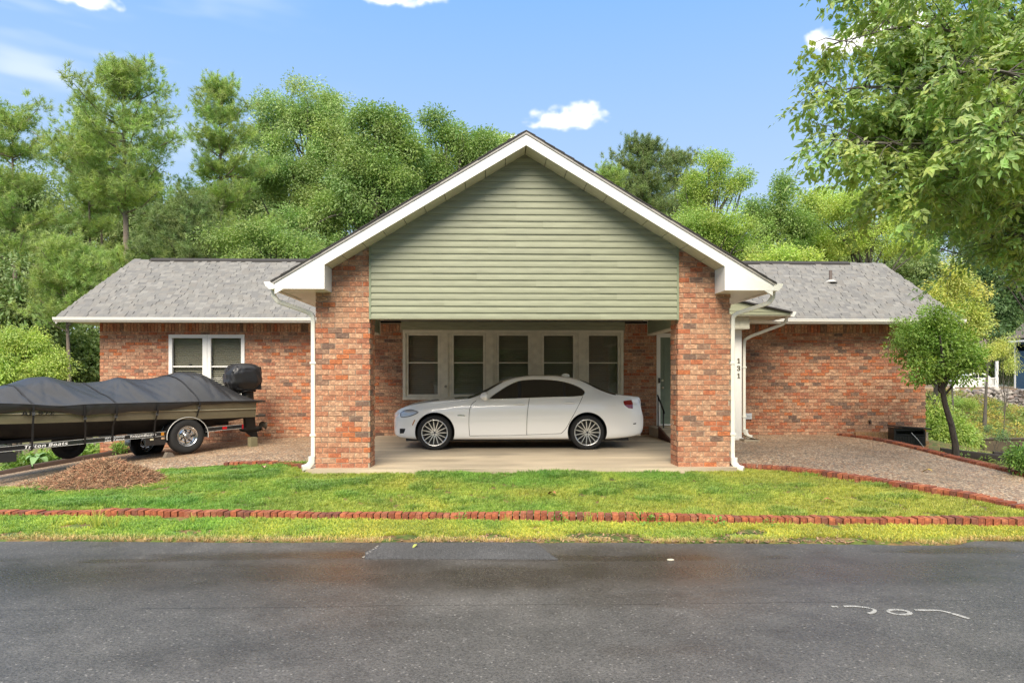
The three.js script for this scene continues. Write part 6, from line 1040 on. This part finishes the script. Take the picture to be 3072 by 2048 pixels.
// ================================================================ RIGHT SIDE: planter wall, black box, timbers
{
  const t = thing('planter_wall', 'low yellowish brick planter wall at the foot of the house wall', 'planter wall'); const mY = brickMat(.62, .38, .20);
  obj('mortar', boxUV(b2(8.38, 10.08, -.6, .105, -15.52, -15.74)), mMortar, t);
  for (let x = 8.37; x < 10.02; x += BH) { const m = finish(new THREE.Mesh(boxUV(box(BH - JT, .2, .1)), mY)); m.name = 'brick'; m.position.set(x + BH / 2, .015, -15.56); t.add(m); }
  for (let j = 0; j < 7; j++) for (let x = 8.37 - (j % 2) * BL / 2; x < 10.08; x += BL) { const a = Math.max(x, 8.37), b = Math.min(x + BL - JT, 10.09); if (b - a < .03) continue; const m = finish(new THREE.Mesh(boxUV(box(b - a, BH - JT, .1), j + x), mY)); m.name = 'brick'; m.position.set((a + b) / 2, -.13 - j * BH, -15.56); t.add(m); }
  const k = thing('black_bin', 'black slatted plastic bin leaning against the planter wall', 'bin', [9.3, -.15, -15.05], -.15), mB = mat(.009, .009, .009, .42);
  const bx = []; obj('bin_body', [boxUV(b2(-.33, -.29, .0, .40, -.2, .12)), boxUV(b2(.29, .33, 0, .36, -.2, .12)), boxUV(b2(-.29, .29, 0, .38, -.2, -.16)), boxUV(b2(-.29, .29, 0, .22, .08, .12)), boxUV(b2(-.29, .29, .34, .38, .08, .12)), boxUV(b2(-.29, .29, .235, .26, .085, .125))], mB, k);
  for (let i = 0; i < 10; i++) obj('rib', boxUV(b2(-.27 + i * .056, -.25 + i * .056, .01, .2, .121, .13)), mB, k);
  obj('lid', boxUV(box(.78, .03, .4, .05, .405, -.03, 0, 0, -.07)), mB, k); obj('rod', limb([V(.02, .30, .14), V(.14, .14, .2), V(.24, -.02, .24)], [.008, .008, .008], 6), mat(.45, .45, .45, .4), k); obj('handle', limb([V(-.34, .06, .1), V(-.42, .08, .12), V(-.5, .05, .1)], [.008, .008, .006], 6), mB, k); const wh = new THREE.SphereGeometry(.03, 10, 8); wh.translate(-.33, .08, .13); obj('plug', wh, mat(.5, .5, .52, .4), k);
  const tm = thing('bed_timber', 'dark landscape timbers stacked behind the crooked tree trunk', 'timber edging'), mT = mat(.03, .024, .02, .85, { map: rep(tNoise, 1, 5) });
  const P = [[10.15, 15.2], [11.3, 14.6], [12.5, 13.8], [14, 13]].map(([x, d], i) => V(x, -.3 - i * .12, -d)); for (let i = 0; i < 3; i++) obj('timber', sweep([P[i], P[i].clone().lerp(P[i + 1], .99)], rrectP(.15, .16, .02)), mT, tm); for (let i = 0; i < 2; i++) obj('timber', sweep([P[i + 1].clone().add(V(.3, .0, -.9)), P[i + 1].clone().lerp(P[i + 2], .99).add(V(.9, .06, -.9))], rrectP(.15, .16, .02)), mT, tm);
  const cw = thing('concrete_wall', 'low stained concrete wall on the slope below the weeds', 'wall', [0, 0, 0]); const a = at(2243, 1007, 24), b = at(2520, 1012, 23.4); obj('wall_body', boxUV(box(b.x - a.x, 1.1, .2, (a.x + b.x) / 2, a.y - .55, -23.8, 0, .05, 0)), mat(.16, .145, .12, .9, { map: rep(tConc, .6) }), cw); obj('wall_cap', boxUV(box(b.x - a.x + .1, .05, .26, (a.x + b.x) / 2, a.y + .02, -23.8, 0, .05, 0)), mat(.13, .12, .105, .9, { map: rep(tConc, .6) }), cw);
}
// ================================================================ NEIGHBOUR: rubble wall, terrace, fence, car, blue house
{
  const D = 70, s = D / 1568; const X = (px) => at(px, 893, D).x, Y = (py) => at(2300, py, D).y;
  struct('terrace', boxUV(b2(X(2130), X(2560), Y(892) - 4.5, Y(892), -D - .6, -D - 60)), mat(.52, .44, .34, .9, { map: rep(tConc, .2) }));
  const w = thing('rubble_wall', 'retaining wall of loose grey stones below the terrace', 'stone wall'), r = rng(91), mats = [mat(.23, .21, .20, .9), mat(.33, .30, .28, .9), mat(.15, .14, .14, .9), mat(.42, .39, .36, .9), mat(.27, .22, .20, .9)];
  const gs = [0, 1, 2, 3, 4].map((k) => { const g = new THREE.IcosahedronGeometry(.5, 1), p = g.attributes.position; for (let i = 0; i < p.count; i++) { const n = .75 + .5 * hash2(Math.round(p.getX(i) * 50), Math.round(p.getY(i) * 50 + p.getZ(i) * 91), k); p.setXYZ(i, p.getX(i) * n * 1.35, p.getY(i) * n * .72, p.getZ(i) * n * .7); } g.computeVertexNormals(); return g; });
  const mass = []; let own = 0; const foot = line([[X(2180), Y(905)], [X(2230), Y(912)], [X(2260), Y(940)], [X(2300), Y(962)], [X(2345), Y(988)], [X(2420), Y(1000)]]);
  for (let x = X(2185); x < X(2370); x += .42) for (let y = Y(897); y > foot(x) - .3; y -= .27) { const k = Math.floor(r() * 5), sc = rr(.42, .68, r), px = x + rr(-.16, .16, r), py = y + rr(-.1, .1, r), pz = -D - .1 + (Y(897) - y) * .25 + rr(-.1, .1, r); if (own < 290) { own++; const m = finish(new THREE.Mesh(gs[k], mats[Math.floor(r() * 5)])); m.name = 'stone'; m.position.set(px, py, pz); m.scale.setScalar(sc); m.rotation.set(rr(-.4, .4, r), rr(0, 6.28, r), rr(-.4, .4, r)); w.add(m); } else { const g = gs[k].clone(); g.scale(sc, sc, sc); g.rotateY(rr(0, 6, r)); g.translate(px, py, pz); mass.push(g); } }
  obj('wall_core', boxUV(b2(X(2185), X(2370), Y(1000), Y(897), -D - .35, -D - .7)), mats[0], w); if (mass.length) stuff(obj('stones', mass, mats[0], w));
  // white picket railing on the terrace
  const f = thing('railing', 'white picket railing along the terrace in front of the parked white car', 'railing'), mW = mat(.8, .8, .78, .5); const y0 = Y(892), fz = -D - 1.2;
  for (const px of [2208, 2310]) obj('post', boxUV(b2(X(px) - .11, X(px) + .11, y0, y0 + (px > 2300 ? 2.9 : 1.25), fz - .11, fz + .11)), mW, f);
  for (const y of [.15, 1.05]) obj('rail', boxUV(b2(X(2208) + .12, X(2310) - .12, y0 + y, y0 + y + .08, fz - .04, fz + .04)), mW, f);
  const pk = b2(-.03, .03, .23, 1.05, -.02, .02); for (let x = X(2208) + .25; x < X(2310) - .15; x += .16) { const m = finish(new THREE.Mesh(pk, mW)); m.name = 'picket'; m.position.set(x, y0, fz); f.add(m); }
  // parked car behind the railing
  const cx = X(2287), cz = -D - 4, c = thing('parked_car', 'small white hatchback parked behind the white railing', 'car', [cx, y0 + .002, cz]);
  const prof = [[-1.95, .35], [-2.0, .62], [-1.9, .86], [-1.0, 1.02], [-.35, 1.48], [.5, 1.58], [1.35, 1.5], [1.85, 1.1], [1.98, .75], [1.95, .35]]; const sh = new THREE.Shape(prof.map(([x, y]) => new THREE.Vector2(x, y))); const cg = new THREE.ExtrudeGeometry(sh, { depth: 1.5, bevelEnabled: true, bevelSize: .1, bevelThickness: .12, bevelSegments: 3 }); cg.translate(0, 0, -.75); obj('body', cg, mat(.78, .78, .77, .3, { clearcoat: 1 }), c);
  obj('side_window', poly([[-.75, 1.06], [-.25, 1.42], [.45, 1.5], [.45, 1.06]], .875, .885), mat(.015, .02, .02, .1), c); obj('side_window', poly([[.52, 1.06], [.52, 1.5], [1.2, 1.42], [1.6, 1.1]], .875, .885), mat(.015, .02, .02, .1), c);
  for (const wx of [-1.25, 1.25]) for (const sz of [-1, 1]) { const wg = new THREE.CylinderGeometry(.33, .33, .22, 24); wg.rotateX(Math.PI / 2); wg.translate(wx, .33, sz * .8); obj('wheel', wg, mat(.02, .02, .02, .8), c); }
  obj('headlight', box(.2, .12, .3, -1.9, .78, .65), mat(.6, .62, .63, .2), c); obj('tail_light', box(.14, .2, .2, 1.92, .95, .74), mat(.3, .02, .02, .2), c);
  // blue house, mostly outside the picture
  const hD = 62, hx = (px) => at(px, 800, 71).x, hy = (py) => at(2350, py, 71).y, h = thing('blue_house', 'dark blue sided house with white corner boards beyond the rubble wall', 'house'); const mBl = mat(.028, .085, .16, .6), x0 = hx(2331), x1 = x0 + 11, zf = -hD;
  obj('foundation', boxUV(b2(x0 + .05, x1, hy(1010), hy(893), zf, zf - 9)), mat(.55, .52, .45, .85, { map: rep(tConc, .4) }), h);
  for (let k = 0; k < 26; k++) obj('siding_board', boxUV(b2(x0 + .1, x1, hy(893) + .02 + k * .18, hy(893) + .19 + k * .18, zf + .02 + (k % 2) * .003, zf - 8.9)), mBl, h);
  obj('corner_board', boxUV(b2(x0, x0 + .2, hy(893), hy(770), -70.9, -71.05)), mW, h); obj('corner_board', boxUV(b2(x0 + .02, x0 + .12, hy(893), hy(755), -69.2, -69.4)), mW, h); obj('corner_board', boxUV(b2(x0 + .62, x0 + .76, hy(893), hy(755), zf + .05, zf)), mW, h); obj('skirt_board', boxUV(b2(x0 + .02, x0 + .16, hy(893) - .12, hy(893) + .015, zf, -70.8)), mW, h);
  const rx = x0 - .7, ry = hy(778); obj('roof', poly([[rx, ry], [rx + 5.6, ry + 4.6], [rx + 11.5, ry + .2], [rx + 11.5, ry], [rx + 5.6, ry + 4.4], [rx + .2, ry - .1]], zf + .6, zf - 9.5), mat(.17, .145, .13, .9, { map: rep(tSpeck, 1) }), h); obj('gable_fill', poly([[x0 + .1, hy(893) + 4], [x1, hy(893) + 4], [rx + 5.6, ry + 4.3], [x0 + .1, ry]], zf, zf - 8.8), mBl, h);
  obj('barge_board', poly([[rx, ry - .02], [rx, ry - .3], [rx + 5.6, ry + 4.05], [rx + 5.6, ry + 4.38]], zf + .62, zf + .55), mW, h); obj('eave_board', boxUV(b2(rx, x0 + .9, ry - .42, ry - .22, zf + .6, zf - 9)), mW, h);
  const lw = obj('low_roof', boxUV(poly([[hx(2285), hy(800)], [hx(2300), hy(765)], [hx(2360), hy(765)], [hx(2360), hy(800)]], zf - 14, zf - 20)), mat(.2, .17, .15, .9), h);
}
renderer.render(scene, camera);
